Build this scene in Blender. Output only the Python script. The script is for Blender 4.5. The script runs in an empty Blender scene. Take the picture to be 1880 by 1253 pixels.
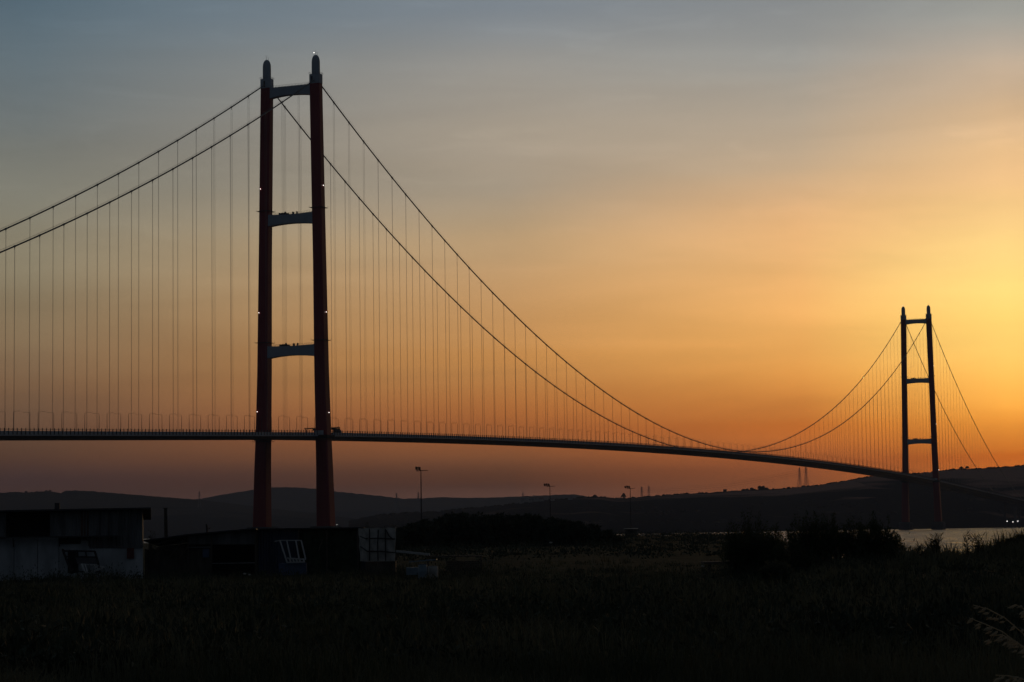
import bpy, math, random
from mathutils import Vector, Matrix
import numpy as np
random.seed(7)
rng = np.random.default_rng(11)
R = math.radians
scene = bpy.context.scene
col = scene.collection
PI = math.pi

# ------------------------------------------------------------------ sky table: azimuth, then elevation and colour of the glow
SKY = [[-0.5, [[0.0, [0.0362, 0.0186, 0.0156]], [0.0194, [0.0362, 0.0186, 0.0156]], [0.0265, [0.0409, 0.0209, 0.0176]], [0.0359, [0.0675, 0.0324, 0.0186]], [0.0513, [0.0925, 0.0499, 0.0277]], [0.0719, [0.1206, 0.0727, 0.0384]], [0.1067, [0.1364, 0.107, 0.0652]], [0.1389, [0.1298, 0.1196, 0.0893]], [0.1743, [0.092, 0.0993, 0.0939]], [0.228, [0.0533, 0.0779, 0.0958]], [0.295, [0.0426, 0.0623, 0.0767]]]], [-0.2105, [[0.0, [0.0723, 0.0372, 0.0312]], [0.0194, [0.0723, 0.0372, 0.0312]], [0.0265, [0.0818, 0.0418, 0.0352]], [0.0359, [0.1349, 0.0649, 0.0372]], [0.0513, [0.1851, 0.0998, 0.0553]], [0.0719, [0.2412, 0.1453, 0.0768]], [0.1067, [0.2729, 0.2139, 0.1304]], [0.1389, [0.2596, 0.2392, 0.1786]], [0.1743, [0.184, 0.1987, 0.1878]], [0.228, [0.1066, 0.1558, 0.1916]], [0.295, [0.0853, 0.1246, 0.1533]]]], [-0.0011, [[0.0, [0.1551, 0.0735, 0.0515]], [0.0152, [0.1551, 0.0735, 0.0515]], [0.0217, [0.1372, 0.0535, 0.0282]], [0.0326, [0.2919, 0.1031, 0.0372]], [0.0495, [0.4802, 0.1536, 0.0378]], [0.0665, [0.5915, 0.2503, 0.0691]], [0.0834, [0.6312, 0.304, 0.0973]], [0.1149, [0.6271, 0.3787, 0.1785]], [0.1318, [0.5471, 0.3771, 0.213]], [0.1487, [0.4352, 0.3468, 0.2466]], [0.1656, [0.4064, 0.3384, 0.2587]], [0.1848, [0.3817, 0.3334, 0.2715]], [0.2111, [0.3149, 0.3095, 0.2923]], [0.2301, [0.2267, 0.2583, 0.2878]], [0.295, [0.1814, 0.2067, 0.2302]]]], [0.1285, [[0.0, [0.3721, 0.1093, 0.0349]], [0.0185, [0.3721, 0.1093, 0.0349]], [0.0281, [0.5104, 0.1365, 0.0336]], [0.0377, [0.7308, 0.1974, 0.0346]], [0.0473, [0.7748, 0.2397, 0.0408]], [0.0737, [1.0133, 0.4624, 0.1111]], [0.1097, [1.016, 0.5418, 0.1926]], [0.1385, [0.8746, 0.5107, 0.2397]], [0.1576, [0.625, 0.4454, 0.2803]], [0.1957, [0.4229, 0.3816, 0.3235]], [0.2264, [0.2913, 0.301, 0.3003]], [0.295, [0.2331, 0.2408, 0.2402]]]], [0.2175, [[0.0, [0.9184, 0.2237, 0.0218]], [0.0253, [0.9184, 0.2237, 0.0218]], [0.0312, [0.9566, 0.25, 0.0228]], [0.05, [1.4085, 0.5867, 0.0838]], [0.0737, [1.2671, 0.747, 0.1687]], [0.0949, [1.2102, 0.8137, 0.2168]], [0.1108, [1.1771, 0.8206, 0.2595]], [0.128, [1.1088, 0.7281, 0.2719]], [0.1468, [1.0139, 0.6296, 0.2806]], [0.1656, [0.8872, 0.5729, 0.297]], [0.182, [0.7277, 0.5093, 0.3145]], [0.203, [0.5674, 0.4573, 0.3479]], [0.2216, [0.3666, 0.3623, 0.3285]], [0.295, [0.2933, 0.2898, 0.2628]]]], [0.29, [[0.0, [0.7807, 0.1902, 0.0185]], [0.0253, [0.7807, 0.1902, 0.0185]], [0.0312, [0.8131, 0.2125, 0.0194]], [0.05, [1.1972, 0.4987, 0.0713]], [0.0737, [1.077, 0.635, 0.1434]], [0.0949, [1.0287, 0.6917, 0.1843]], [0.1108, [1.0005, 0.6975, 0.2205]], [0.128, [0.9425, 0.6189, 0.2311]], [0.1468, [0.8619, 0.5351, 0.2385]], [0.1656, [0.7541, 0.4869, 0.2525]], [0.182, [0.6186, 0.4329, 0.2673]], [0.203, [0.4823, 0.3887, 0.2957]], [0.2216, [0.3116, 0.308, 0.2792]], [0.295, [0.2493, 0.2464, 0.2234]]]], [0.46, [[0.0, [0.2021, 0.0492, 0.0048]], [0.0253, [0.2021, 0.0492, 0.0048]], [0.0312, [0.2104, 0.055, 0.005]], [0.05, [0.3099, 0.1291, 0.0184]], [0.0737, [0.2788, 0.1644, 0.0371]], [0.0949, [0.2663, 0.179, 0.0477]], [0.1108, [0.259, 0.1805, 0.0571]], [0.128, [0.2439, 0.1602, 0.0598]], [0.1468, [0.2231, 0.1385, 0.0617]], [0.1656, [0.1952, 0.126, 0.0653]], [0.182, [0.1601, 0.112, 0.0692]], [0.203, [0.1248, 0.1006, 0.0765]], [0.2216, [0.0807, 0.0797, 0.0723]], [0.295, [0.0645, 0.0638, 0.0578]]]]]
HAZE_C = (.55,.60,.75); HAZE_D = 4.9e-5; HAZE_G = .25
CLOUD_A = .40; ZEN = (.014,.020,.028); BACK = (.025,.032,.042); SUN_E = .07
# ------------------------------------------------------------------ camera
F, PITCH, ROLL, CAMH = 4127.55, 0.0842549, 0.0138892, 6.92224
cp, sp_, cr, sr = math.cos(PITCH), math.sin(PITCH), math.cos(ROLL), math.sin(ROLL)
e_u = Vector((0, -sp_, cp)); fwd = Vector((0, cp, sp_)); e_x = Vector((1, 0, 0))
right = cr * e_x - sr * e_u; up = sr * e_x + cr * e_u
cam = bpy.data.cameras.new('camera'); camo = bpy.data.objects.new('camera', cam); col.objects.link(camo)
m = Matrix.Identity(4)
for i, v in enumerate((right, up, -fwd)):
    for j in range(3): m[j][i] = v[j]
m[2][3] = CAMH
camo.matrix_world = m
cam.sensor_width = 36; cam.lens = 36 * F / 1880; cam.clip_start = .5; cam.clip_end = 40000
scene.camera = camo
def at(px, py, Y):
    """point on the vertical plane Y metres ahead of the viewpoint seen at photo position px, py"""
    d = fwd + right * ((px - 940) / F) - up * ((py - 626.5) / F)
    k = Y / d.y
    return Vector((d.x * k, Y, CAMH + d.z * k))

# ------------------------------------------------------------------ helpers
def tag(o, label=None, cat=None, group=None, kind=None):
    if label: o['label'] = label
    if cat: o['category'] = cat
    if group: o['group'] = group
    if kind: o['kind'] = kind
    return o
def empty(name, loc, rz=0, label=None, cat=None, group=None):
    o = bpy.data.objects.new(name, None); col.objects.link(o)
    o.location = loc; o.rotation_euler = (0, 0, rz); o.empty_display_size = .5
    return tag(o, label, cat, group)
class MB:
    def __init__(s): s.v = []; s.f = []
    def add(s, vs, fs):
        n = len(s.v); s.v += [tuple(p) for p in vs]; s.f += [tuple(i + n for i in f) for f in fs]; return s
    def box(s, x0, x1, y0, y1, z0, z1):
        return s.add([(x0,y0,z0),(x1,y0,z0),(x1,y1,z0),(x0,y1,z0),(x0,y0,z1),(x1,y0,z1),(x1,y1,z1),(x0,y1,z1)],
                     [(0,3,2,1),(4,5,6,7),(0,1,5,4),(1,2,6,5),(2,3,7,6),(3,0,4,7)])
    def bar(s, a, b, w, h=None, n=4, w2=None):
        a = Vector(a); b = Vector(b); h = h or w; d = b - a
        if d.length < 1e-9: return s
        d.normalize(); ref = Vector((0,0,1)) if abs(d.z) < .95 else Vector((1,0,0))
        p = d.cross(ref).normalized(); q = p.cross(d).normalized(); vs = []
        k2 = (w2 / w) if w2 else 1
        for c, k in ((a, 1), (b, k2)):
            for i in range(n):
                t = 2*PI*(i+.5)/n; g = math.sqrt(2) if n == 4 else 1
                vs.append(c + p * (math.cos(t)*w/2*g*k) + q * (math.sin(t)*h/2*g*k))
        fs = [(i,(i+1)%n,n+(i+1)%n,n+i) for i in range(n)] + [tuple(range(n-1,-1,-1)), tuple(range(n,2*n))]
        return s.add(vs, fs)
    def tube(s, pts, r, n=6):
        pts = [Vector(p) for p in pts]; vs = []; N = len(pts)
        rr = r if isinstance(r, (list, tuple)) else [r]*N
        for i, p in enumerate(pts):
            d = (pts[min(i+1,N-1)] - pts[max(i-1,0)]).normalized()
            ref = Vector((0,0,1)) if abs(d.z) < .95 else Vector((1,0,0))
            a = d.cross(ref).normalized(); b = a.cross(d)
            for k in range(n):
                t = 2*PI*k/n; vs.append(p + a*math.cos(t)*rr[i] + b*math.sin(t)*rr[i])
        fs = [(i*n+k, i*n+(k+1)%n, (i+1)*n+(k+1)%n, (i+1)*n+k) for i in range(N-1) for k in range(n)]
        fs += [tuple(range(n-1,-1,-1)), tuple(range((N-1)*n, N*n))]
        return s.add(vs, fs)
    def lathe(s, prof, c, n=20):
        vs = []; c = Vector(c)
        for r, z in prof:
            for k in range(n): vs.append(c + Vector((r*math.cos(2*PI*k/n), r*math.sin(2*PI*k/n), z)))
        M = len(prof)
        fs = [(i*n+k, i*n+(k+1)%n, (i+1)*n+(k+1)%n, (i+1)*n+k) for i in range(M-1) for k in range(n)]
        fs += [tuple(range(n-1,-1,-1)), tuple(range((M-1)*n, M*n))]
        return s.add(vs, fs)
    def loft(s, rings):
        n = len(rings[0]); vs = [p for r in rings for p in r]; M = len(rings)
        fs = [(i*n+k, i*n+(k+1)%n, (i+1)*n+(k+1)%n, (i+1)*n+k) for i in range(M-1) for k in range(n)]
        fs += [tuple(range(n-1,-1,-1)), tuple(range((M-1)*n, M*n))]
        return s.add(vs, fs)
    def build(s, name, mat, parent=None, smooth=False):
        me = bpy.data.meshes.new(name); me.from_pydata(s.v, [], s.f); me.materials.append(mat)
        if smooth: me.polygons.foreach_set('use_smooth', [True]*len(me.polygons))
        me.update()
        o = bpy.data.objects.new(name, me); col.objects.link(o)
        if parent: o.parent = parent
        return o
def big_mesh(name, V, Fq, mat, parent=None):
    """numpy vertices (n,3) and polygons (m,k)"""
    V = np.asarray(V, np.float32); Fq = np.asarray(Fq, np.int32); k = Fq.shape[1]
    me = bpy.data.meshes.new(name); me.vertices.add(len(V)); me.vertices.foreach_set('co', V.ravel())
    me.loops.add(Fq.size); me.loops.foreach_set('vertex_index', Fq.ravel())
    me.polygons.add(len(Fq)); me.polygons.foreach_set('loop_start', np.arange(0, Fq.size, k, dtype=np.int32))
    me.polygons.foreach_set('loop_total', np.full(len(Fq), k, np.int32))
    me.materials.append(mat); me.update(calc_edges=True); me.validate()
    o = bpy.data.objects.new(name, me); col.objects.link(o)
    if parent: o.parent = parent
    return o

# ------------------------------------------------------------------ materials
def mat(name, c, rough=.7, var=.25, scale=2.0, metal=0, bump=0, c2=None, stretch=(1,1,1), spec=.4):
    m = bpy.data.materials.new(name); m.use_nodes = True; nt = m.node_tree; N = nt.nodes; L = nt.links
    b = N['Principled BSDF']; b.inputs['Roughness'].default_value = rough; b.inputs['Metallic'].default_value = metal
    b.inputs['Specular IOR Level'].default_value = spec
    tc = N.new('ShaderNodeTexCoord'); mp = N.new('ShaderNodeMapping'); mp.inputs['Scale'].default_value = stretch
    nz = N.new('ShaderNodeTexNoise'); nz.inputs['Scale'].default_value = scale; nz.inputs['Detail'].default_value = 6
    rp = N.new('ShaderNodeValToRGB')
    c2 = c2 or tuple(min(1, v*(1+var)) for v in c)
    rp.color_ramp.elements[0].position = .3; rp.color_ramp.elements[1].position = .7
    rp.color_ramp.elements[0].color = (*[v*(1-var) for v in c], 1); rp.color_ramp.elements[1].color = (*c2, 1)
    L.new(tc.outputs['Object'], mp.inputs[0]); L.new(mp.outputs[0], nz.inputs['Vector'])
    L.new(nz.outputs['Fac'], rp.inputs[0]); L.new(rp.outputs[0], b.inputs['Base Color'])
    if bump:
        bp = N.new('ShaderNodeBump'); bp.inputs['Strength'].default_value = bump; bp.inputs['Distance'].default_value = .05
        L.new(nz.outputs['Fac'], bp.inputs['Height']); L.new(bp.outputs[0], b.inputs['Normal'])
    return m
def leaf_mat(name, c, c2, trans=.3, scale=.9):
    m = mat(name, c, rough=.7, scale=scale, c2=c2, spec=.2); nt = m.node_tree; N = nt.nodes; L = nt.links
    t = N.new('ShaderNodeBsdfTranslucent'); mx = N.new('ShaderNodeMixShader'); mx.inputs[0].default_value = trans
    rp = [n for n in N if n.type == 'VALTORGB'][0]; b = N['Principled BSDF']; out = N['Material Output']
    L.new(rp.outputs[0], t.inputs[0]); L.new(b.outputs[0], mx.inputs[1]); L.new(t.outputs[0], mx.inputs[2]); L.new(mx.outputs[0], out.inputs[0])
    return m
def emit(name, c, s):
    m = bpy.data.materials.new(name); m.use_nodes = True; b = m.node_tree.nodes['Principled BSDF']
    b.inputs['Base Color'].default_value = (.8,.8,.8,1); b.inputs['Emission Color'].default_value = (*c,1); b.inputs['Emission Strength'].default_value = s
    return m
M = dict(
    red=mat('red_tower_paint', (.29,.026,.036), .45, .18, .08, stretch=(1,1,.25)),
    grey=mat('pale_grey_paint', (.44,.51,.57), .5, .08, .15),
    panel=mat('grey_barrier_panel', (.52,.55,.58), .5, .15, .2),
    girder=mat('girder_paint', (.055,.058,.062), .6, .12, .1),
    asphalt=mat('asphalt', (.05,.05,.05), .8, .2, .3),
    cable=mat('cable_wrap', (.19,.20,.21), .5, .1, .5),
    rope=mat('hanger_rope', (.30,.29,.28), .5, .1, .5),
    steel=mat('galvanised_steel', (.28,.29,.30), .45, .15, 3, metal=.4),
    dark=mat('dark_metal', (.05,.05,.055), .6, .2, 3),
    black=mat('black_paint_and_dark_openings', (.015,.015,.017), .6, .2, 3),  # also paints the darkness inside openings
    concrete=mat('concrete', (.10,.10,.10), .85, .2, .3, bump=.2),
    white=mat('weathered_white_panel', (.46,.48,.49), .75, .38, .9, stretch=(1,1,.45), c2=(.60,.62,.64)),
    clad=mat('old_corrugated_sheet', (.14,.15,.155), .6, .5, 1.3, c2=(.22,.22,.22), stretch=(1.5,1,.25)),
    rust=mat('rusty_sheet', (.11,.06,.045), .8, .4, 1.5),
    bluesheet=mat('dark_blue_corrugated_sheet', (.05,.065,.10), .55, .3, 1.0, stretch=(1.5,1,.3)),
    greennet=mat('dark_green_netting', (.035,.05,.03), .9, .4, 2.0),
    redpanel=mat('red_shutter_paint', (.14,.04,.038), .6, .25, 2),
    wood=mat('old_grey_planks', (.10,.085,.07), .85, .4, 2.5, stretch=(1,1,.3)),
    tarp=mat('dirty_white_tarpaulin', (.44,.41,.37), .7, .35, 1.5, bump=.4, c2=(.62,.58,.53)),
    blue=mat('faded_blue_plastic', (.07,.11,.19), .5, .2, 2),
    paleblue=mat('pale_blue_plastic', (.20,.26,.31), .5, .2, 2),
    whitepaint=mat('white_paint', (.47,.46,.45), .5, .12, 2),
    bark=mat('bark', (.06,.05,.04), .9, .3, 5),
    leaf=leaf_mat('tamarisk_foliage', (.036,.056,.026), (.07,.09,.042)),
    leaf2=leaf_mat('dark_tree_foliage', (.038,.055,.036), (.07,.085,.052), .06),
    leaf3=leaf_mat('pale_bush_foliage', (.10,.11,.07), (.16,.16,.10)),
    grass=leaf_mat('dry_grass', (.045,.07,.035), (.20,.19,.12), .3, .22),
    reed=leaf_mat('reed_leaf', (.04,.045,.022), (.065,.065,.035), .35),
    straw=leaf_mat('straw_spikelet', (.72,.60,.42), (.86,.74,.54), .5),
    lamp=emit('white_warning_light', (1,.97,.9), 4.0),
    roof=mat('clay_tile_roof', (.20,.11,.08), .8, .3, .4),
    plaster=mat('plaster_wall', (.45,.42,.38), .85, .15, .3),
    glass=mat('dark_window_glass', (.02,.022,.025), .1, .1, 1, spec=.6),
)
# ------------------------------------------------------------------ terrain
def smooth(a, b, t):
    t = min(1, max(0, (t - a) / (b - a))); return t*t*(3-2*t)
def interp(t, pts):
    if t <= pts[0][0]: return pts[0][1]
    for (a, va), (b, vb) in zip(pts, pts[1:]):
        if t <= b: return va + (vb - va) * (t - a) / (b - a)
    return pts[-1][1]
GA = [(0,5.35),(24,5.25),(60,4.85),(110,4.15),(165,3.6),(190,3.6),(250,4.0),(450,4.6),(640,4.75),(735,4.75),(785,-1.5),(1100,-2)]
GB = [(0,5.35),(24,5.3),(60,5.1),(100,4.9),(135,4.75),(165,4.2),(220,2.6),(270,.6),(320,-1.5),(1100,-2)]
def wob(x, y):
    return .16*math.sin(x*.21+1.3)*math.sin(y*.13+.4) + .10*math.sin(x*.53+y*.31) + .07*math.sin(x*1.1-y*.7+2) + .05*math.sin(x*2.3+y*1.9)
def gz(x, y):
    r = math.hypot(x, y); t = x / y if y > 1 else (0 if y > -1 else -1)
    k = smooth(.105, .145, t) if y > 1 else 0
    z = interp(r, GA) * (1-k) + interp(r, GB) * k
    if k > 0:                                   # the vegetated bank rising at the far right
        z += .95 * smooth(.196, .226, t) * math.exp(-((r-125)/28)**2) + .25*math.exp(-((t-.185)/.006)**2)*math.exp(-((r-125)/20)**2)
    return z + wob(x, y) * smooth(8, 40, r) * (1 - smooth(560, 760, r))
rs = [0.0] + [1.5 * 1.062**i for i in range(111)]; rs = [r for r in rs if r < 1060]
ths = []
t = -PI
while t < PI - 1e-6:
    ths.append(t); t += R(.8) if abs(t) < R(20) else R(4)
V = []; Fq = []
for r in rs:
    for th in ths:
        x, y = r*math.sin(th), r*math.cos(th); V.append((x, y, gz(x, y)))
n = len(ths)
for i in range(len(rs)-1):
    for k in range(n): Fq.append((i*n+k, i*n+(k+1)%n, (i+1)*n+(k+1)%n, (i+1)*n+k))
M['ground'] = mat('field_soil', (.032,.040,.025), .95, .45, .35, bump=.6, c2=(.055,.062,.036), spec=.02)
g = big_mesh('ground', V, Fq, M['ground']); tag(g, kind='structure')
for p in g.data.polygons: p.use_smooth = True

# water sheet
mw = bpy.data.materials.new('sea_water'); mw.use_nodes = True; nt = mw.node_tree; N = nt.nodes; L = nt.links
b = N['Principled BSDF']; b.inputs['Base Color'].default_value = (.012,.02,.024,1); b.inputs['Roughness'].default_value = .3; b.inputs['IOR'].default_value = 1.333
tc = N.new('ShaderNodeTexCoord'); nz = N.new('ShaderNodeTexNoise'); nz.inputs['Scale'].default_value = .16; nz.inputs['Detail'].default_value = 8; nz.inputs['Roughness'].default_value = .65
nz2 = N.new('ShaderNodeTexNoise'); nz2.inputs['Scale'].default_value = .012; nz2.inputs['Detail'].default_value = 4
ad = N.new('ShaderNodeMath'); ad.operation = 'MULTIPLY_ADD'; ad.inputs[1].default_value = 6
bp = N.new('ShaderNodeBump'); bp.inputs['Strength'].default_value = 1.0; bp.inputs['Distance'].default_value = 2.2
L.new(tc.outputs['Object'], nz.inputs[0]); L.new(tc.outputs['Object'], nz2.inputs[0])
L.new(nz2.outputs[0], ad.inputs[0]); L.new(nz.outputs[0], ad.inputs[2]); L.new(ad.outputs[0], bp.inputs['Height']); L.new(bp.outputs[0], b.inputs['Normal'])
mpw = N.new('ShaderNodeMapping'); mpw.inputs['Scale'].default_value = (.28,.012,1); nz4 = N.new('ShaderNodeTexNoise'); nz4.inputs['Scale'].default_value = 1; nz4.inputs['Detail'].default_value = 5; nz4.inputs['Roughness'].default_value = .65
L.new(tc.outputs['Object'], mpw.inputs[0]); L.new(mpw.outputs[0], nz4.inputs[0])
mrw = N.new('ShaderNodeMapRange'); mrw.inputs[1].default_value = .3; mrw.inputs[2].default_value = .7; mrw.inputs[3].default_value = .10; mrw.inputs[4].default_value = .62
L.new(nz4.outputs[0], mrw.inputs[0]); L.new(mrw.outputs[0], b.inputs['Roughness'])
mrb = N.new('ShaderNodeMapRange'); mrb.inputs[1].default_value = .3; mrb.inputs[2].default_value = .7; mrb.inputs[3].default_value = .35; mrb.inputs[4].default_value = 1.0
L.new(nz4.outputs[0], mrb.inputs[0]); L.new(mrb.outputs[0], bp.inputs['Strength'])
w = MB().add([(-9000,-1500,0),(9000,-1500,0),(9000,12500,0),(-9000,12500,0)], [(0,1,2,3)]).build('water', mw); tag(w, kind='structure')

# far hills: true relief, each with its own distance
def hill_mat(name, lo, hi, zsplit, seed):
    m = bpy.data.materials.new(name); m.use_nodes = True; nt = m.node_tree; N = nt.nodes; L = nt.links; b = N['Principled BSDF']
    b.inputs['Roughness'].default_value = .95; b.inputs['Specular IOR Level'].default_value = 0
    tc = N.new('ShaderNodeTexCoord'); mp = N.new('ShaderNodeMapping'); mp.inputs['Scale'].default_value = (.0035,.0035,.03); mp.inputs['Location'].default_value = (seed,0,0)
    nz = N.new('ShaderNodeTexNoise'); nz.inputs['Scale'].default_value = 1; nz.inputs['Detail'].default_value = 7
    vo = N.new('ShaderNodeTexVoronoi'); vo.inputs['Scale'].default_value = .9
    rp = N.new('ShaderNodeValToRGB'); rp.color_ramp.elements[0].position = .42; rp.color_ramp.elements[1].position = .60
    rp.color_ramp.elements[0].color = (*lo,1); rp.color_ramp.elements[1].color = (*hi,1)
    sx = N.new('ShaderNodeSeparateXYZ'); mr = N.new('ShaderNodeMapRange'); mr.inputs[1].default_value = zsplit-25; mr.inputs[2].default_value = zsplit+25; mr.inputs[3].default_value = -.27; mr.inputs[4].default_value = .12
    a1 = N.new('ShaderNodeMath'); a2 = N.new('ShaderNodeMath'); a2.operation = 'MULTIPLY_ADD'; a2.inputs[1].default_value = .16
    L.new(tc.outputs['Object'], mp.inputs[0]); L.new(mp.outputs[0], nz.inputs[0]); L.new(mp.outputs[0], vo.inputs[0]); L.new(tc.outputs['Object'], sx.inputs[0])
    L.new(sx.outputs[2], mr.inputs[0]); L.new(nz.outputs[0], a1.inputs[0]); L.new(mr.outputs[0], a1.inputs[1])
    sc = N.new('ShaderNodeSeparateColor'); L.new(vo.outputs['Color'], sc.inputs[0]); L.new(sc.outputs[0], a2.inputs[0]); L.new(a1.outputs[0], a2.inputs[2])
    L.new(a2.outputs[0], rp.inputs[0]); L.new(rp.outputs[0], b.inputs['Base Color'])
    return m
def hill(name, prof, dr, df, db, m, x0, x1, step=5, rough=1.5):
    xs = np.arange(x0, x1+1, step); rows = [0,.06,.16,.3,.45,.6,.75,.88,.96,1.0,1.06,1.3,1.7]
    V = []; n = len(xs)
    for u in rows:
        for px in xs:
            py = interp(px, prof); Dr = dr(px) if callable(dr) else dr; Df = df(px) if callable(df) else df
            top = at(px, py, Dr); a = at(px, 965, 1000).x/1000
            if u <= 1:
                Y = Df + (Dr-Df)*u; z = -4 + (top.z+4) * (u*.93 + .07*math.sin(u*PI/2))
                if .02 < u < 1: z += (math.sin(px*.021+u*9)+math.sin(px*.057-u*14+2)*.6) * .035*top.z*math.sin(u*PI) - .02*top.z*math.sin(u*PI)
            else:
                Y = Dr + db*(u-1); z = top.z * (1 - ((u-1)/.7)**1.5) - 5*((u-1)/.7)
            if u == 1: z += rough * (math.sin(px*.9)+math.sin(px*.37+1)+math.sin(px*2.3))*.35
            V.append((a*Y, Y, z))
    Fq = [(i*n+k, i*n+k+1, (i+1)*n+k+1, (i+1)*n+k) for i in range(len(rows)-1) for k in range(n-1)]
    o = big_mesh(name, V, Fq, m); tag(o, kind='structure')
    for p in o.data.polygons: p.use_smooth = True
    return o
PB = [(-700,900),(300,921),(370,916),(400,910),(430,905),(462,900),(500,895),(540,895),(570,897),(620,903),(660,907),(700,911),(740,916),(780,915),(810,913),(850,914.5),(900,914),(950,912),(1000,910),(1040,908),(1060,908.5),(1080,912),(1300,930),(1500,945)]
PL = [(-700,915),(-300,905),(0,905),(30,904),(48,905.5),(62,903.5),(90,902.5),(110,906),(121,901.5),(140,901),(165,902),(200,905),(250,909),(300,913),(340,916),(366,918),(420,924),(500,934),(600,946),(700,958),(760,966)]
PR = [(640,956),(690,946),(760,942),(820,939),(870,933),(920,929),(960,923),(990,919.5),(1040,917),(1075,913.5),(1100,912.5),(1130,915),(1170,914),(1200,911),(1250,907),(1300,905),(1331,902.5),(1380,899.5),(1420,898),(1450,896.5),(1500,891.5),(1540,885),(1570,880),(1600,874.5),(1660,871),(1705,867.5),(1750,862),(1800,860.5),(1840,857.5),(1880,855),(2100,845),(2500,860)]
DR = lambda px: interp(px, [(640,5000),(1300,5700),(1900,5900)])
DF = lambda px: interp(px, [(640,3000),(1200,3350),(1500,3900),(1880,4250),(2400,4300)])
DL = 7600
hill('far_hill', PB, 10300, 8600, 1500, hill_mat('far_hill_ground', (.04,.05,.055), (.085,.085,.08), 100, 3), -700, 1500)
hill('left_hill', PL, DL, 5600, 1500, hill_mat('left_hill_ground', (.026,.034,.036), (.065,.065,.056), 60, 9), -700, 760)
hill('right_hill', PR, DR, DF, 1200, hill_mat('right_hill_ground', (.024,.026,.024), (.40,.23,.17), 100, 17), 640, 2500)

# woodland on the hills, one mass nobody could count
def blobs(spots):
    base = []
    for la in (-.2, .55, 1.2):
        for k in range(6): base.append((math.cos(la)*math.cos(k*PI/3+la), math.cos(la)*math.sin(k*PI/3+la), math.sin(la)))
    base.append((0,0,1.0)); base = np.array(base)
    fb = [(j*6+k, j*6+(k+1)%6, (j+1)*6+(k+1)%6) for j in range(2) for k in range(6)] + [(j*6+k, (j+1)*6+(k+1)%6, (j+1)*6+k) for j in range(2) for k in range(6)] + [(12+k, 12+(k+1)%6, 18) for k in range(6)]
    V = []; Fq = []
    for (c, rx, rz) in spots:
        n0 = len(V); j = 1 + .25*(rng.random(len(base))-.5)
        for q, w_ in zip(base, j): V.append((c[0]+q[0]*rx*w_, c[1]+q[1]*rx*w_, c[2]+q[2]*rz*w_))
        Fq += [tuple(i+n0 for i in f) for f in fb]
    return V, Fq
spots = []
def skyline(prof, dr, x0, x1, n, rlo, rhi):
    for _ in range(n):
        px = random.uniform(x0, x1); Dr = (dr(px) if callable(dr) else dr) - random.uniform(-10, 60)
        c = at(px, interp(px, prof)+.8, Dr); r = random.uniform(rlo, rhi); spots.append((c, r*random.uniform(.9,1.6), r*.75))
skyline(PR, DR, 690, 1080, 110, 2.5, 6); skyline(PR, DR, 1080, 1300, 60, 2, 4.5); skyline(PR, DR, 1360, 1480, 26, 2.5, 6); skyline(PR, DR, 1480, 1900, 110, 2, 4.5)
skyline(PL, DL, 20, 110, 60, 2, 4.5); skyline(PL, DL, 120, 340, 70, 1.5, 3)
for px, py, r in ((1395,895.5,5.5),(1401,895,5),(1380,898,4.5),(1372,899,4),(1407,897,4),(1145,911,5.5),(1145,907,3),(1092,911.5,5),(1765,859.5,5),(1776,859,5),(48,903.5,5),(85,902,5),(92,901,4),(965,921,8),(975,919,7),(985,918,6)):
    spots.append((at(px, py+1, DR(px)-5 if px > 640 else DL-5), r*1.3, r))
for _ in range(420):                            # clumps and hedgerows down the slopes
    px = random.uniform(690, 1900); u = random.choice((.25,.45,.6,.8))+random.uniform(-.05,.05); Y = DF(px)+(DR(px)-DF(px))*u
    z = -4+(at(px, interp(px, PR), DR(px)).z+4)*u*.95
    spots.append((Vector((at(px,965,1000).x/1000*Y, Y, z)), random.uniform(4,10), random.uniform(2.5,5)))
V, Fq = blobs(spots); M['woods'] = mat('hill_woodland', (.012,.016,.011), .9, .35, .05)
o = big_mesh('hillside_woodland', V, Fq, M['woods']); tag(o, 'dark low scrub and trees scattered along the far hill ridges', 'woodland', kind='stuff')

# ------------------------------------------------------------------ suspension bridge
AX = .392453; BX, BY = -153.2626, 1566.0439; SPAN = 2023.0
HB = 19.72; HS, ZM, S1, S2 = 325.52, 91.575, .5176025, .000209738
DT, DM, DG = 72.607, 85.729, -.0329018; M0, N0, HD = 26.84, 26.35, 23.794
def cabz(s):
    if 0 <= s <= SPAN: return ZM+(HS-ZM)*((s-SPAN/2)/(SPAN/2))**2
    q = -s if s < 0 else s-SPAN
    return HS - S1*q + S2*q*q
def deckz(s):
    if 0 <= s <= SPAN: return DM+(DT-DM)*((s-SPAN/2)/(SPAN/2))**2
    q = -s if s < 0 else s-SPAN
    return DT+DG*q
BRZ = PI/2-AX
bridge = empty('suspension_bridge', (BX,BY,0), BRZ, 'long suspension bridge with two red towers and pale domed tower tops crossing the strait', 'bridge')
brm = Matrix.Translation((BX,BY,0)) @ Matrix.Rotation(BRZ, 4, 'Z')
def W(s, t, z): return brm @ Vector((s,-t,z))
S_A, S_B = -520, SPAN+905
LEG = [(0,19.7,30.8,4.75),(17,19.65,30.2,4.6),(52,19.6,29.0,4.4),(78,19.1,27.9,4.1),(119,18.4,26.6,3.95),(197,17.8,25.2,3.75),(260,16.6,24.3,3.3),(318,15.6,23.5,2.9),(321.8,15.55,23.45,2.88)]
def legat(z):
    return [interp(z, [(r[0], r[i]) for r in LEG]) for i in (1,2,3)]
def ring(s0, z, ti, to, hl, sd, c):
    pts = [(-hl,ti+c),(-hl,to-c),(-hl+c,to),(hl-c,to),(hl,to-c),(hl,ti+c),(hl-c,ti),(-hl+c,ti)]
    # rectangular outline with chamfered corners
    return [(s0+a, -sd*b, z) for a, b in pts]
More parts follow.
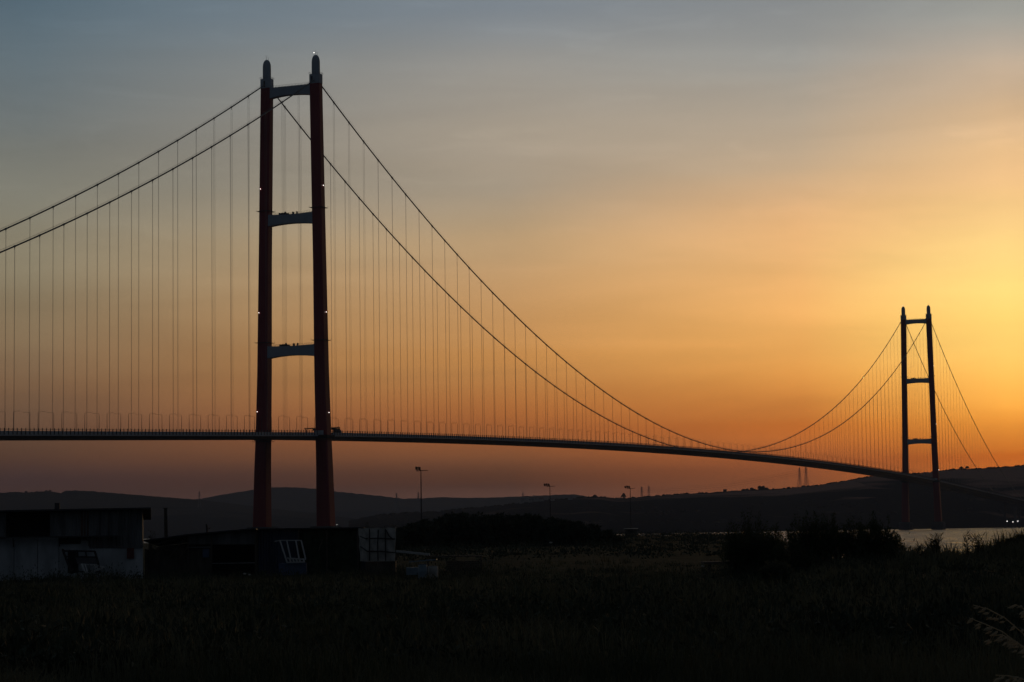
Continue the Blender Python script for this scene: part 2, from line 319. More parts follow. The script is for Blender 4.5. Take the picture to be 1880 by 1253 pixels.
for s0, near in ((0, True), (SPAN, False)):
    for sd in (1, -1):
        leg = MB().loft([ring(s0, z, ti, to, hl, sd, .75) for z, ti, to, hl in LEG]).build('tower_leg', M['red'], bridge)
        rib = MB()
        for frac in (.34, .66):                     # raised corner ribs of the leg
            rib.loft([[(s0-hl-.12, -sd*(ti+(to-ti)*frac-.12), z),(s0-hl-.12, -sd*(ti+(to-ti)*frac+.12), z),(s0-hl+.2, -sd*(ti+(to-ti)*frac+.12), z),(s0-hl+.2, -sd*(ti+(to-ti)*frac-.12), z)] for z, ti, to, hl in LEG])
        rib.build('stiffener', M['red'], leg)
        MB().loft([ring(s0, z, ti, to, hl, sd, 1.5) for z, ti, to, hl in ((-6,15.6,34.2,9.5),(9.5,15.6,34.2,9.5),(12,16.6,33.2,8.5))]).build('pier_base', M['concrete'], leg)
        # collar and dome
        c = MB().loft([ring(s0, z, ti, to, hl, sd, .9) for z, ti, to, hl in ((321.85,15.4,23.6,3.1),(328.4,15.4,23.6,3.1))])
        c.build('tower_collar', M['grey'], leg)
        d = MB().loft([ring(s0, z, ti, to, hl, sd, .05) for z, ti, to, hl in ((323.6,17.35,18.45,3.16),(326.9,17.35,18.45,3.16))] if sd == 1 else [ring(s0, z, ti, to, hl, sd, .05) for z, ti, to, hl in ((322.6,19.4,20.6,3.16),(326.9,19.4,20.6,3.16))])
        d.build('doorway', M['black'], leg)  # solid black slab, the shade inside the doorway put into its colour
        prof = [(3.0,328.4),(2.95,328.9),(2.93,336.6),(2.85,338.2),(2.6,339.7),(2.15,341.0),(1.5,341.9),(.8,342.35),(.25,342.5)]
        MB().lathe(prof, (s0,-sd*19.5,0), 24).build('dome', M['grey'], leg, smooth=True)
        r = MB()
        for a in range(24):
            x, y = interp(a, [(0,-1),(6,-1),(12,1),(18,1),(24,-1)]), interp(a, [(0,-1),(6,1),(12,1),(18,-1),(24,-1)])
            r.bar((s0+x*3.3, -sd*19.5+y*4.0, 328.4), (s0+x*3.3, -sd*19.5+y*4.0, 329.6), .09)
        for k in range(4):
            q = [(-1,-1),(-1,1),(1,1),(1,-1),(-1,-1)]; a, bq = q[k], q[k+1]
            r.bar((s0+a[0]*3.3,-sd*19.5+a[1]*4.0,329.6),(s0+bq[0]*3.3,-sd*19.5+bq[1]*4.0,329.6), .09)
        r.build('parapet_rail', M['steel'], leg)
        MB().bar((s0-.7,-sd*19.5,341.9),(s0-.7,-sd*19.5,345.6),.16).build('lightning_rod', M['steel'], leg)
        MB().bar((s0+.5,-sd*19.5-.9,341.6),(s0+.5,-sd*19.5-.9,344.6),.14).build('antenna', M['steel'], leg)
        if (near and sd == 1) or (not near and sd == -1):
            MB().lathe([(.08,0),(.19,.12),(.21,.3),(.15,.48),(.05,.58)], (s0-.9,-sd*19.0+.4,343.6), 8).build('beacon', M['lamp'], leg)
            MB().bar((s0-.9,-sd*19.0+.4,341.6),(s0-.9,-sd*19.0+.4,343.62),.12).build('beacon_post', M['steel'], leg)
        for z in (234.0, 141.0, 71.6):               # narrow inspection platforms round the leg
            ti, to, hl = legat(z); p = MB().loft([ring(s0, zz, ti-1.3, to+1.3, hl+1.2, sd, .3) for zz in (z-.25, z)])
            for a, bq in ((-hl-1.1, ti-1.2),(-hl-1.1,to+1.2),(hl+1.1,ti-1.2),(hl+1.1,to+1.2),(-hl-1.1,(ti+to)/2),(0,to+1.2),(0,ti-1.2)):
                p.bar((s0+a,-sd*bq,z),(s0+a,-sd*bq,z+1.2),.1)
            p.build('inspection_platform', M['dark'], leg)
        z = DT; ti, to, hl = legat(z)                # walkway wrapped round the leg at deck level
        MB().loft([ring(s0, zz, 19.0, to+e, hl+e, sd, .5) for zz, e in ((DT-.3,.6),(DT+1.4,1.6),(DT+2.2,1.6))]).build('deck_walkway', M['girder'], leg)
        MB().box(s0-hl-1.75, s0-hl-1.6, *sorted((-sd*19.2, -sd*(to-1.6))), DT+2.25, DT+5.3).build('wind_panel', M['panel'], leg)
        if sd == 1:
            for zl, dz in ((249.5,0),(160.5,0),(90.5,0)):
                ti, to, hl = legat(zl); MB().lathe([(.08,-.22),(.19,-.12),(.21,.05),(.13,.2),(.04,.24)], (s0+hl*.15,-(to+.25),zl), 8).build('warning_light', M['lamp'], leg)
        elif near:
            for zl in (249.8,162,92.5):
                ti, to, hl = legat(zl); MB().lathe([(.08,-.22),(.19,-.12),(.21,.05),(.13,.2),(.04,.24)], (s0-hl-.3,(to-1.3),zl), 8).build('warning_light', M['lamp'], leg)
        if near and sd == 1:
            MB().lathe([(.04,-.12),(.09,-.05),(.09,.06),(.04,.12)], (s0-2,-(34.5),12.9), 8).build('navigation_light', M['lamp'], leg)
            MB().bar((s0-2,-34.2,9.6),(s0-2,-34.5,12.77),.15).build('light_post', M['steel'], leg)
    for zt, zb, sag, arch, hs in ((321.6,314.2,0,1.35,2.5),(231.1,222.95,.7,1.25,3.1),(138.2,129.75,.5,1.5,3.3)):
        b_ = MB(); rings = []
        ti = legat((zt+zb)/2)[0]+.6
        for i in range(17):
            u = i/8-1; tt = u*ti; top = zt - sag*(1-u*u); bot = zb + arch*(1-u*u)
            if zt > 300 and abs(u) > .9: top += 1.1
            rings.append([(s0-hs,tt,bot),(s0+hs,tt,bot),(s0+hs,tt,top),(s0-hs,tt,top)])
        xb = b_.loft(rings).build('crossbeam', M['grey'], bridge)
        r2 = (MB(), MB())
        for i in range(27):
            u = i/13-1; tt = u*(ti-1.2); z = zt - sag*(1-u*u)
            for r, e in zip(r2, (-hs+.2, hs-.2)):
                r.bar((s0+e,tt,z),(s0+e,tt,z+1.35),.11)
                if i:
                    up_ = (i-1)/13-1; r.bar((s0+e,up_*(ti-1.2),zt-sag*(1-up_*up_)+1.3),(s0+e,tt,z+1.3),.08)
        for r in r2: r.build('railing', M['steel'], xb)
        if zt < 300:
            for tt, w_, h_ in ((9.5,1.2,1.4),(7,2.2,1.6),(5.2,.5,2.3),(3.4,1.6,1.2),(-1,.7,1.9),(-4,.3,2.0)):
                z = zt - sag*(1-(tt/ti)**2) + .02; MB().box(s0-1.2, s0+.8, tt-w_/2, tt+w_/2, z, z+h_).build('equipment_cabinet', M['dark'], xb)

ss = [S_A + (S_B-S_A)*i/150 for i in range(151)]
for sd in (1, -1):                                   # twin box girders
    prof = [(2.2,.9),(9,0),(18.2,0),(22.4,1.5),(22.4,3.0),(21.6,3.4),(2.2,3.7)]
    MB().loft([[(s, -sd*t, deckz(s)+z) for t, z in prof] for s in ss]).build('deck_girder', M['girder'], bridge)
    MB().loft([[(s, -sd*t, deckz(s)+z) for t, z in ((3.6,3.69),(17.5,3.47),(17.5,3.61),(3.6,3.82))] for s in ss]).build('roadway', M['asphalt'], bridge)
    segs = [(S_A,-6.2),(6.2,SPAN-6.2),(SPAN+6.2,S_B)]
    for a, c in segs:
        k = max(2, int((c-a)/24)); sq = [a+(c-a)*i/k for i in range(k+1)]
        f = MB().loft([[(s,-sd*22.45,deckz(s)+1.55),(s,-sd*22.65,deckz(s)+1.55),(s,-sd*22.65,deckz(s)+4.2),(s,-sd*22.45,deckz(s)+4.2)] for s in sq])
        bar_ = f.build('wind_barrier', M['panel'], bridge)
        r = MB(); s = a+.5
        while s < c:
            z = deckz(s); r.box(s-.15, s+.15, -sd*22.95-.18, -sd*22.95+.18, z+2.2, z+5.75)
            s += HD/6
        for h_ in (4.75, 5.25):
            r.tube([(s,-sd*22.75,deckz(s)+h_) for s in sq], .07, 4)
        r.build('railing', M['dark'], bar_)
x_ = MB(); s = S_A+3
while s < S_B:
    z = deckz(s); x_.box(s-1, s+1, -2.3, 2.3, z+1.0, z+3.2); s += HD
tag(x_.build('cross_girders', M['girder'], bridge), kind='stuff')
for q in (770, 875):
    for sd in (1,-1):
        z = deckz(SPAN+q); MB().loft([[(SPAN+q+a, -sd*13+b2, zz) for a, b2 in ((-2,-2),(2,-2),(2,2),(-2,2))] for zz in (-5, z+.1)]).build('approach_pier', M['concrete'], bridge)
csamp = [S_A+i*5 for i in range(int(-S_A/5))] + [SPAN*i/360 for i in range(361)] + [SPAN+5*i for i in range(1,155)]
for sd in (1,-1):
    c = MB().tube([(s,-sd*HB,cabz(s)) for s in csamp], .46, 8).build('main_cable', M['cable'], bridge, smooth=True)
    h_ = MB()
    for e in (-.55,.55): h_.tube([(s,-sd*HB+e,cabz(s)+1.25) for s in csamp[::2]], .045, 4)
    for s in csamp[::6]: h_.bar((s,-sd*HB-.55,cabz(s)+.2),(s,-sd*HB-.55,cabz(s)+1.25),.06)
    h_.build('hand_rope', M['rope'], c)
hang = []
for sd in (1,-1):
    k = 0
    while N0+HD*k < 500: hang.append((-(N0+HD*k), sd, k)); k += 1
    k = 0
    while M0+HD*k < SPAN-20: hang.append((M0+HD*k, sd, min(k, int((SPAN-20-M0)/HD)-k))); k += 1
    k = 0
    while N0+HD*k < 690: hang.append((SPAN+N0+HD*k, sd, k)); k += 1
def hanger(mb, s, sd, k):
    zc = cabz(s); zd = deckz(s)+3.55
    if zc-zd < 1.2: return
    t = sd*HB
    slope = (cabz(s+1)-cabz(s-1))/2; d = Vector((1,0,slope)).normalized(); c = Vector((s,-t,zc))
    mb.tube([c-d*.75, c-d*.7, c+d*.7, c+d*.75], [.3,.62,.62,.3], 8)          # cable band
    mb.bar((s,-t,zc-.3),(s,-t,zc-1.9),.42,w2=.2)
    offs = (-.5,.5) if k < 3 else (-.14,.14)
    for e in offs:
        mb.bar((s,-t+e,zc-1.6),(s,-t+e,zd),.13,n=5)
    mb.bar((s,-t,zd+.9),(s,-t,zd),.4)
hang.sort(key=lambda h: -((cabz(h[0])-deckz(h[0])) / W(h[0], h[1]*HB, 100).y if S_A+140 < h[0] < SPAN else -1))
for s, sd, k in hang[:100]:
    mb = MB(); hanger(mb, s, sd, k)
    if mb.v: mb.build('hanger', M['rope'], bridge)
mb = MB()
for s, sd, k in hang[100:]: hanger(mb, s, sd, k)
tag(mb.build('distant_hangers', M['rope'], bridge), kind='stuff')

# street lamps on the deck: one of each kind, then copies
def lamp_parts(root, far):
    p = MB().tube([(0,0,0),(0,0,6),(0,0,11.7)], [.16,.14,.10], 6)
    arm = MB().tube([(0,0,11.6),(.5,0,12.0),(4.4,0,12.2)], [.075,.065,.06], 5)
    head = MB().box(3.6, 4.6, -.15, .15, 12.1, 12.24)
    if far:
        f = MB(); f.add(p.v, p.f); f.add(arm.v, arm.f); f.add(head.v, head.f); return [f.build('lamp_body', M['dark'], root)]
    return [p.build('lamp_pole', M['dark'], root), arm.build('lamp_arm', M['dark'], root), head.build('lamp_head', M['dark'], root)]
lamp_src = {}
places = []
places = [(0, 'left side span')]
k = 0
while N0+HD*k < 440: places.append((-(N0+HD*k), 'left side span')); k += 1
k = 0
while M0+HD*k < SPAN-15: places.append((M0+HD*k, 'near half of the main span' if M0+HD*k < SPAN/2 else 'far half of the main span')); k += 1
k = 0
while N0+HD*k < 770: places.append((SPAN+N0+HD*k, 'far side span')); k += 1
ROW = {1: 'arm reaching right over the near carriageway', -1: 'arm reaching left over the far carriageway'}
def lamp_label(where, sd):
    d = 'right' if sd == 1 else 'left'
    return {'left side span': 'slim deck street lamp left of the big tower, its arm pointing %s' % d,
            'near half of the main span': 'slim deck street lamp between big tower and mid span, arm pointing %s' % d,
            'far half of the main span': 'tiny deck street lamp between mid span and far tower, arm pointing %s' % d,
            'far side span': 'tiny deck street lamp beyond the far tower, arm pointing %s' % d}[where]
def copy_tree(o, parent=None):
    c = o.copy(); col.objects.link(c)
    if parent: c.parent = parent
    for ch in list(o.children): copy_tree(ch, c)
    return c
for s, where in places:
    for sd in (1,-1):
        far = s > 900
        loc = W(s, sd*2.75, deckz(s)+3.7); rz = BRZ - (PI/2 if sd == 1 else -PI/2)
        if far not in lamp_src:
            e = empty('street_lamp', loc, rz); lamp_parts(e, far); lamp_src[far] = e
        else: e = copy_tree(lamp_src[far])
        e.location = loc; e.rotation_euler = (0,0,rz)
        tag(e, lamp_label(where, sd), 'street lamp', 'street lamps on the bridge, %s, %s' % (where, ROW[sd]))

# sign gantry and a lorry beside the big tower
z = deckz(32)+3.5; e = empty('sign_gantry', W(32, 6, z), BRZ, 'low dark gantry bar over the bridge road behind the big right tower leg', 'gantry')
MB().box(-.5,.5,-14,14,4.0,4.7).box(-.35,.35,-14,14,4.9,5.0).build('gantry_beam', M['dark'], e)
for yy in (-13.6, 13.0): MB().box(-.25,.25,yy-.25,yy+.25,0,4.0).build('post', M['dark'], e)
for yy in (-9, -2, 6): MB().box(-.7,-.52,yy-1.3,yy+1.3,2.9,4.6).build('sign_panel', M['girder'], e)
z = deckz(44)+3.66; e = empty('lorry', W(44, 12, z), BRZ, 'small dark lorry on the bridge deck just right of the big tower', 'lorry')
MB().box(-4.5,2.2,-1.25,1.25,1.0,3.9).build('cargo_box', M['girder'], e)
cb = MB().loft([[(x,-1.2,z0),(x,1.2,z0),(x,1.2,z1),(x,-1.2,z1)] for x, z0, z1 in ((2.4,.6,3.0),(3.6,.6,3.0),(4.4,.6,2.0))]).build('cab', M['paleblue'], e)
MB().loft([[(x,-1.0,z0),(x,1.0,z0),(x,1.0,z1),(x,-1.0,z1)] for x, z0, z1 in ((3.75,2.0,2.8),(3.72,2.0,2.9),(4.43,1.9,2.0))]).build('windscreen', M['glass'], cb)
MB().box(-4.5,2.4,-.5,.5,.7,.98).build('chassis', M['black'], e)
for x in (-3.3,-2.2,3.2):
    for yy in (-1.1,1.1): MB().bar((x,yy-.14,.5),(x,yy+.14,.5),.98,n=14).build('wheel', M['black'], e)
# ------------------------------------------------------------------ pylons, wires, houses on the hills
def pylon_mesh(h=48, w=9):
    b = MB(); lv = [0,.16,.3,.42,.52,.62,.72,.82,.91,1.0]
    hw = lambda u: w/2*(1-u)**1.25 + .55
    for i in range(len(lv)-1):
        a, c = lv[i], lv[i+1]
        P = [[(sx*hw(u), sy*hw(u), u*h) for sx, sy in ((-1,-1),(1,-1),(1,1),(-1,1))] for u in (a, c)]
        for k in range(4):
            b.bar(P[0][k], P[1][k], .34); b.bar(P[0][k], P[1][(k+1)%4], .2); b.bar(P[0][(k+1)%4], P[1][k], .2); b.bar(P[1][k], P[1][(k+1)%4], .2)
    for u, arm in ((.72,6.5),(.83,5.2),(.93,3.8)):
        for sx in (-1,1):
            for sy in (-1,1): b.bar((sx*hw(u), sy*hw(u), u*h), (sx*arm, 0, u*h+.3), .28); b.bar((sx*hw(u+.05), sy*hw(u+.05), (u+.05)*h), (sx*arm, 0, u*h+.3), .2)
            b.bar((sx*arm,0,u*h+.3),(sx*arm,0,u*h-2.2),.25)
    return b
py_src = None; pyl = []
for px, pt, D, lab, hs in ((366,903,6900,'lattice electricity pylon alone on the left hill, behind the leaning shed pole',1),
    (728,906,6100,'faint pylon just left of the tallest floodlight mast, the outer of two',1),(768,904,6100,'faint pylon directly behind the tallest floodlight mast',1),
    (960,904.5,6000,'faint pylon above the hill hamlet, nearer the middle floodlight mast pair of houses',.8),(980,909,6000,'shorter faint pylon close to the middle floodlight mast',.8),
    (1178,894,5950,'pylon behind the ridge, nearer the third floodlight mast',1),(1191,892.5,5950,'pylon behind the ridge, second one beyond the third floodlight mast',1),
    (1467.5,859,5610,'tall lattice pylon under the bridge deck, thinner of the pair on the ridge',1),(1479.5,857.5,5580,'tall lattice pylon under the bridge deck, broader of the pair on the ridge',1.06)):
    top = at(px, pt, D)
    if py_src is None: o = py_src = pylon_mesh().build('electricity_pylon', M['steel'])
    else: o = py_src.copy(); col.objects.link(o)
    o.location = (top.x, top.y, top.z-48*hs); o.scale = (hs,hs,hs); o.rotation_euler = (0,0,R(20+px%30)); pyl.append(o)
    tag(o, lab, 'pylon', 'electricity pylons on the hills')
def wires(a, b, sag, lab):
    mb = MB(); pa = pyl[a].location; pb = pyl[b].location
    for u, arm in ((.72,6.5),(.83,5.2),(.93,3.8)):
        for sx in (-1,1):
            q = []
            for i in range(25):
                t = i/24; p = pa.lerp(pb, t); q.append((p.x+sx*arm*.4, p.y+sx*arm*.9, p.z+48*u-2-sag*4*t*(1-t)))
            mb.tube(q, .055, 4)
    tag(mb.build('power_line', M['dark']), lab, 'power line', 'power lines between the pylons')
wires(7, 6, 10, 'faint power line sagging leftwards from the thinner ridge pylon')
wires(8, 5, 14, 'faint power line sagging leftwards from the broader ridge pylon')
def house(loc, w, d, h, rz, lab, wallm, parts=True, group='houses of the hill hamlet'):
    e = empty('house', loc, rz, lab, 'house', group)
    MB().box(-w/2,w/2,-d/2,d/2,-6,h).build('wall', wallm, e)
    MB().add([(-w/2-.5,-d/2-.5,h),(w/2+.5,-d/2-.5,h),(w/2+.5,d/2+.5,h),(-w/2-.5,d/2+.5,h),(-w/2-.5,0,h+w*.22),(w/2+.5,0,h+w*.22)],
             [(0,1,5,4),(2,3,4,5),(0,4,3),(1,2,5),(0,3,2,1)]).build('roof', M['roof'], e)
    wm = MB()
    for k in range(3): wm.box(-w*.33+k*w*.33-.6, -w*.33+k*w*.33+.6, -d/2-.06, -d/2+.02, h*.4, h*.4+1.4)
    wm.build('window', M['glass'], e)
hz = [(958,921,9,8,5,'low tile roofed house at the left end of the hill hamlet'),(966,917,11,9,6,'tallest block of the hill hamlet under the red pylon'),(974,918.5,9,8,5,'house between the two pylons of the hill hamlet'),
      (984,917.5,10,9,5,'house right under the shorter hamlet pylon'),(993,919,12,9,5,'broad house of the hamlet left of the middle floodlight mast'),(1014,919,9,8,4,'small house just right of the middle floodlight mast'),(1047,917,10,9,5,'lone house on the slope between middle and third floodlight masts'),
      (1226,912,10,8,4,'pale house on the slope right of the paired ridge pylons'),(1252,910,9,8,4,'pale house on the slope midway to the ridge hut')]
for px, py, w_, d_, h_, lab in hz:
    D = DR(px)-70; p = at(px, py, D); house((p.x, p.y, p.z-1), w_, d_, h_, R(random.uniform(-25,25)), lab, M['plaster'])
p = at(1331, 902.5, DR(1331)-6); e = empty('hut', (p.x,p.y,p.z), 0, 'small dark flat roofed hut standing alone on the ridge line', 'hut')
MB().box(-4.2,4.2,-3,3,-3,4.6).build('wall', M['black'], e); MB().box(-4.9,4.9,-3.5,3.5,4.62,5.2).build('roof', M['black'], e)
MB().box(-.6,.6,-3.1,-2.98,0,2.2).build('door', M['dark'], e)

# lamps lit on the far shore under the bridge
for px, py, lab in ((1848.9,957.3,'lit lamp post on the far shore, leftmost of three'),(1859.7,958.7,'lit lamp post on the far shore, lowest and middle of three'),(1868.8,957.0,'lit lamp post on the far shore, rightmost of three')):
    D = 4225; p = at(px, py, D); e = empty('shore_lamp', (p.x,p.y,0), 0, lab, 'lamp post', 'lit lamps on the far shore')
    MB().tube([(0,0,-2),(0,0,p.z)], .18, 6).build('lamp_pole', M['steel'], e)
    MB().lathe([(.2,-.6),(.6,-.3),(.7,.1),(.4,.5),(.12,.6)], (0,0,p.z), 8).build('lamp_head', M['lamp'], e)
p = at(1226, 975.5, 2600); e = empty('barge', (p.x,2600,0), R(6), 'low flat dark barge moored on the water beyond the scrub', 'barge')
MB().loft([[(x,-3*k,-.6),(x,3*k,-.6),(x,3.4*k,1.5),(x,-3.4*k,1.5)] for x, k in ((-8.6,.7),(-7.4,1),(7.4,1),(8.6,.7))]).build('hull', M['black'], e)
MB().box(-6,4,-1.6,1.6,1.52,2.5).build('deck_house', M['dark'], e); MB().box(5.6,6.3,-1,1,1.52,2.2).build('winch', M['dark'], e)

# floodlight masts
def mast(px, ptop, D, ylamp, lab, nl):
    top = at(px, ptop, D); z0 = gz(top.x, D); h = top.z-z0
    e = empty('floodlight_mast', (top.x, D, z0-.3), 0, lab, 'floodlight mast', 'floodlight masts on the shore')
    MB().tube([(0,0,0),(0,0,h*.5),(0,0,h)], [.18,.14,.09], 8).build('mast_pole', M['dark'], e)
    MB().bar((-1.1,0,h-.25),(1.6,0,h-.12),.14).build('bracket', M['dark'], e)
    for k in range(nl):
        x = -.35-k*.62; zz = h+.18+(k%2)*.06
        f = MB().loft([[(x-.27,-.35,zz-.28+.25),(x+.27,-.35,zz-.28),(x+.27,.3,zz+.42),(x-.27,.3,zz+.42+.12)],[(x-.27,-.15,zz-.4+.25),(x+.27,-.15,zz-.4),(x+.27,.5,zz+.3),(x-.27,.5,zz+.3+.12)]])
        f.build('floodlight', M['black'], e)
mast(772.7, 860.5, 505, 0, 'tallest floodlight mast, first from the big tower', 2)
mast(1009.5, 890.5, 690, 0, 'middle floodlight mast above the dark thicket', 3)
mast(1157, 894.5, 735, 0, 'shortest looking floodlight mast standing over the small shore hut', 3)
p = at(1159, 983, 728); e = empty('shore_hut', (p.x,728,gz(p.x,728)-.2), 0, 'dark low hut on the shore at the foot of the third floodlight mast', 'hut')
MB().box(-1.9,1.9,-1.5,1.5,0,2.3).build('wall', M['wood'], e); MB().loft([[(x,-1.9,2.25),(x,1.9,2.5),(x,1.9,2.7),(x,-1.9,2.45)] for x in (-2.3,2.3)]).build('roof', M['dark'], e)
MB().box(-.5,.4,-1.58,-1.5,.1,1.9).build('door', M['black'], e)

# ------------------------------------------------------------------ the sheds at the left
def px(x, y, D): p = at(x, y, D); return p.x, p.z
def rect(mb, x0, y0, x1, y1, D, dep, dy=0):
    a = at(x0, y1, D); b = at(x1, y0, D); return mb.box(a.x, b.x, D+dy, D+dy+dep, a.z, b.z)
def corrugated(x0, x1, z0, z1, y, pitch=.22, amp=.035):
    n = max(2, int((x1-x0)/pitch*4)); V = []
    for i in range(n+1):
        x = x0+(x1-x0)*i/n; yy = y + amp*math.sin(i*PI/2) - (.012*((i//16)%3))
        V += [(x,yy,z0),(x,yy,z1),(x,yy+.03,z0),(x,yy+.03,z1)]
    f = []
    for i in range(n):
        a = i*4; f += [(a,a+4,a+5,a+1),(a+2,a+3,a+7,a+6),(a+1,a+5,a+7,a+3),(a,a+2,a+6,a+4)]
    f += [(0,1,3,2),(n*4,n*4+2,n*4+3,n*4+1)]
    return V, f
D1 = 172.0
xl = at(-170,990,D1).x; xr = at(262,990,D1).x; zg = 3.7
zt = at(130,937.5,D1).z; zm = at(100,986,D1).z
shed = empty('farm_shed', ((xl+xr)/2, D1+3.5, zg), 0, 'two level farm shed with whitewashed lower wall and dark corrugated upper cladding', 'shed')
shed.location = (0,0,0)
xa, xb = at(17,960,D1).x, at(95,960,D1).x                  # the dark loft opening
x165 = at(165,1000,D1).x; zm2 = at(215,1007,D1).z
w_ = MB()
seams = [xl]+[at(v,1000,D1).x for v in (-110,-60,-12,31,73,111)]
for a, b2 in zip(seams, seams[1:]): w_.box(a+.02, b2-.02, D1+.05+.02*(len(w_.v)//8%2), D1+.25, zg-1, zm-.06)
xd0, xd1 = at(112,1000,D1).x, at(147,1000,D1).x
w_.box(seams[-1]+.02, xr, D1+.07, D1+.25, zg-1, at(200,1007,D1).z+.02)
w_.box(seams[-1]+.02, x165, D1+.08, D1+.25, at(200,1007,D1).z+.022, at(140,993,D1).z)
w_.box(xl, xr, D1+7.8, D1+8, zg-1, zt-.75).box(xr-.2, xr-.003, D1+.26, D1+7.79, zg-1, zm2)
w_.build('wall', M['white'], shed)
c_ = MB()
for a, b2, z0, dy in ((xl, xa, zm, 0), (xb, at(135,960,D1).x, zm, .02), (at(135,960,D1).x, at(183,960,D1).x, zm, -.03), (at(183,960,D1).x, at(201,960,D1).x, zm, .015),(at(201,960,D1).x, at(218,960,D1).x, zm, -.02)):
    c_.add(*corrugated(a, b2, z0, zt-.05, D1+dy))
for a, b2, dy in ((at(165,960,D1).x, at(218,960,D1).x, .05),(at(218,960,D1).x, xr, -.01)):
    c_.add(*corrugated(a, b2, zm2, zm if dy > 0 else zt-.05, D1+dy))
c_.build('cladding', M['clad'], shed)
MB().box(xa+.02, xb-.02, D1+2.5, D1+2.6, zm, zt-.1).box(xa-.1, xb+.1, D1+.1, D1+2.5, zm-.05, zm).build('loft_dark_lining', M['black'], shed)  # black sheets paint the shade of the loft interior
MB().loft([[(xr-.2,yy,zm2+.01),(xr-.003,yy,zm2+.01),(xr-.003,yy,zz),(xr-.2,yy,zz)] for yy, zz in ((D1+.26,zt-.15),(D1+7.79,zt-.78))]).build('end_cladding', M['clad'], shed)
b3 = MB()
for v in (150,158): rect(b3, v, 938, v+7.5, 984, D1-.045, .02)
b3.build('patch_sheet', M['rust'], shed)
a = at(-170,937,D1); b2 = at(277,934.5,D1)
MB().loft([[(x,D1-.7,z+.0),(x,D1+8.4,z-.75),(x,D1+8.4,z-.63),(x,D1-.7,z+.12)] for x, z in ((a.x,zt-.11),(b2.x,zt+.02))]).build('roof', M['dark'], shed)
ca = MB(); a = at(-170,988,D1); b2 = at(218,983,D1)
ca.box(a.x, b2.x, D1-.9, D1-.1, zm-.05, zm+.05)
for v in (-120,-40,30,112,165,214): x = at(v,985,D1).x; ca.bar((x,D1-.8,zm-.02),(x,D1-.02,zm-.7),.07)
ca.build('canopy', M['dark'], shed)
rect(MB(), 109, 924, 118, 938, D1+1.5, .35).build('chimney', M['dark'], shed)
rect(MB(), 233, 1006.5, 246, 1026, D1-.09, .08).build('shutter', M['redpanel'], shed)
rect(MB(), 112, 988, 150, 999, D1-.02, .08).build('vent_opening', M['black'], shed)  # flat black slab, darkness of the opening painted on
rect(MB(), 127, 1010, 146, 1052, D1+.02, .04).build('doorway', M['black'], shed)  # no hole behind it: black colour gives the dark interior

# the shed stands turned, so that its end wall runs along the line of sight
piv = Vector((xr, D1, 0)); rz_ = R(9.0)
shed.rotation_euler = (0,0,rz_); shed.location = piv - Matrix.Rotation(rz_, 3, 'Z') @ piv

# dark steel gate leaning on the white wall
D2 = 170.4
def P3(x, y, D): p = at(x, y, D); return (p.x, D, p.z)
e = empty('gate_panel', (0,0,0), 0, 'dark steel gate frame leaning against the white shed wall', 'gate')
f = MB()
for a, b2, w in (((115,1009,D2),(132,1054,D2-1.0),.13),((117,1012,D2),(174,1012.5,D2),.12),((174,1012.5,D2),(181,1036,D2-.5),.12),((119,1022,D2-.2),(177,1023,D2-.2),.09),((139,1012,D2),(141,1023,D2-.2),.08),((157,1012,D2),(159,1023,D2-.2),.08),((130,1050,D2-1.0),(184,1050,D2-1.0),.1),((181,1036,D2-.5),(184,1052,D2-1.0),.1)):
    f.bar(P3(*a), P3(*b2), w)
f.build('frame', M['black'], e)
MB().add([P3(138,1023.5,D2-.22),P3(177,1023.5,D2-.22),P3(180,1036,D2-.52),P3(142,1036,D2-.52),P3(138,1023.5,D2-.17),P3(177,1023.5,D2-.17),P3(180,1036,D2-.47),P3(142,1036,D2-.47)],[(0,1,2,3),(7,6,5,4),(0,4,5,1),(1,5,6,2),(2,6,7,3),(3,7,4,0)]).build('lower_panel', M['dark'], e)
e = empty('window_frame', (0,0,0), 0, 'small white window frame propped tilted in the grass before the white wall', 'window frame')
f = MB(); D2 = 169.0
for a, b2, w in (((149.5,1036,D2),(172,1037.5,D2),.09),((149.5,1036,D2),(156,1051,D2-.5),.12),((156,1036.5,D2),(160,1050,D2-.5),.08),((172,1037.5,D2),(191,1041.5,D2+.4),.08),((191,1041.5,D2+.4),(168,1051,D2-.5),.13),((172,1037.5,D2),(176,1043,D2-.2),.08),((156,1051,D2-.5),(168,1051,D2-.5),.1)):
    f.bar(P3(*a), P3(*b2), w)
f.build('frame', M['whitepaint'], e)

# lean-to between the sheds
D3 = 178.0
ls = empty('lean_to_shed', (0,0,0), 0, 'ramshackle dark lean-to with sloping roof and one open bay', 'shed')
pts = [(266,991.5),(300,987.5),(345,981),(400,976),(462,970.5),(472,970)]
MB().loft([[(at(x,y,D3).x, D3-.8, at(x,y,D3).z-.1),(at(x,y,D3).x, D3+7, at(x,y,D3).z-.55),(at(x,y,D3).x, D3+7, at(x,y,D3).z-.45),(at(x,y,D3).x, D3-.8, at(x,y,D3).z)] for x, y in pts]).build('roof', M['dark'], ls)
zg3 = 3.6
w_ = MB(); xx = 266
while xx < 344:
    wd = random.uniform(3.5,6); yt = interp(xx, pts)+(13 if xx < 318 else 22)+random.uniform(0,7); rect(w_, xx, yt, xx+wd-.5, 1062, D3+random.uniform(0,.12), .05); xx += wd
for y in (1016,1024,1031,1038): rect(w_, 266, y, 285, y+4, D3-.1, .05)
w_.build('plank_wall', M['wood'], ls)
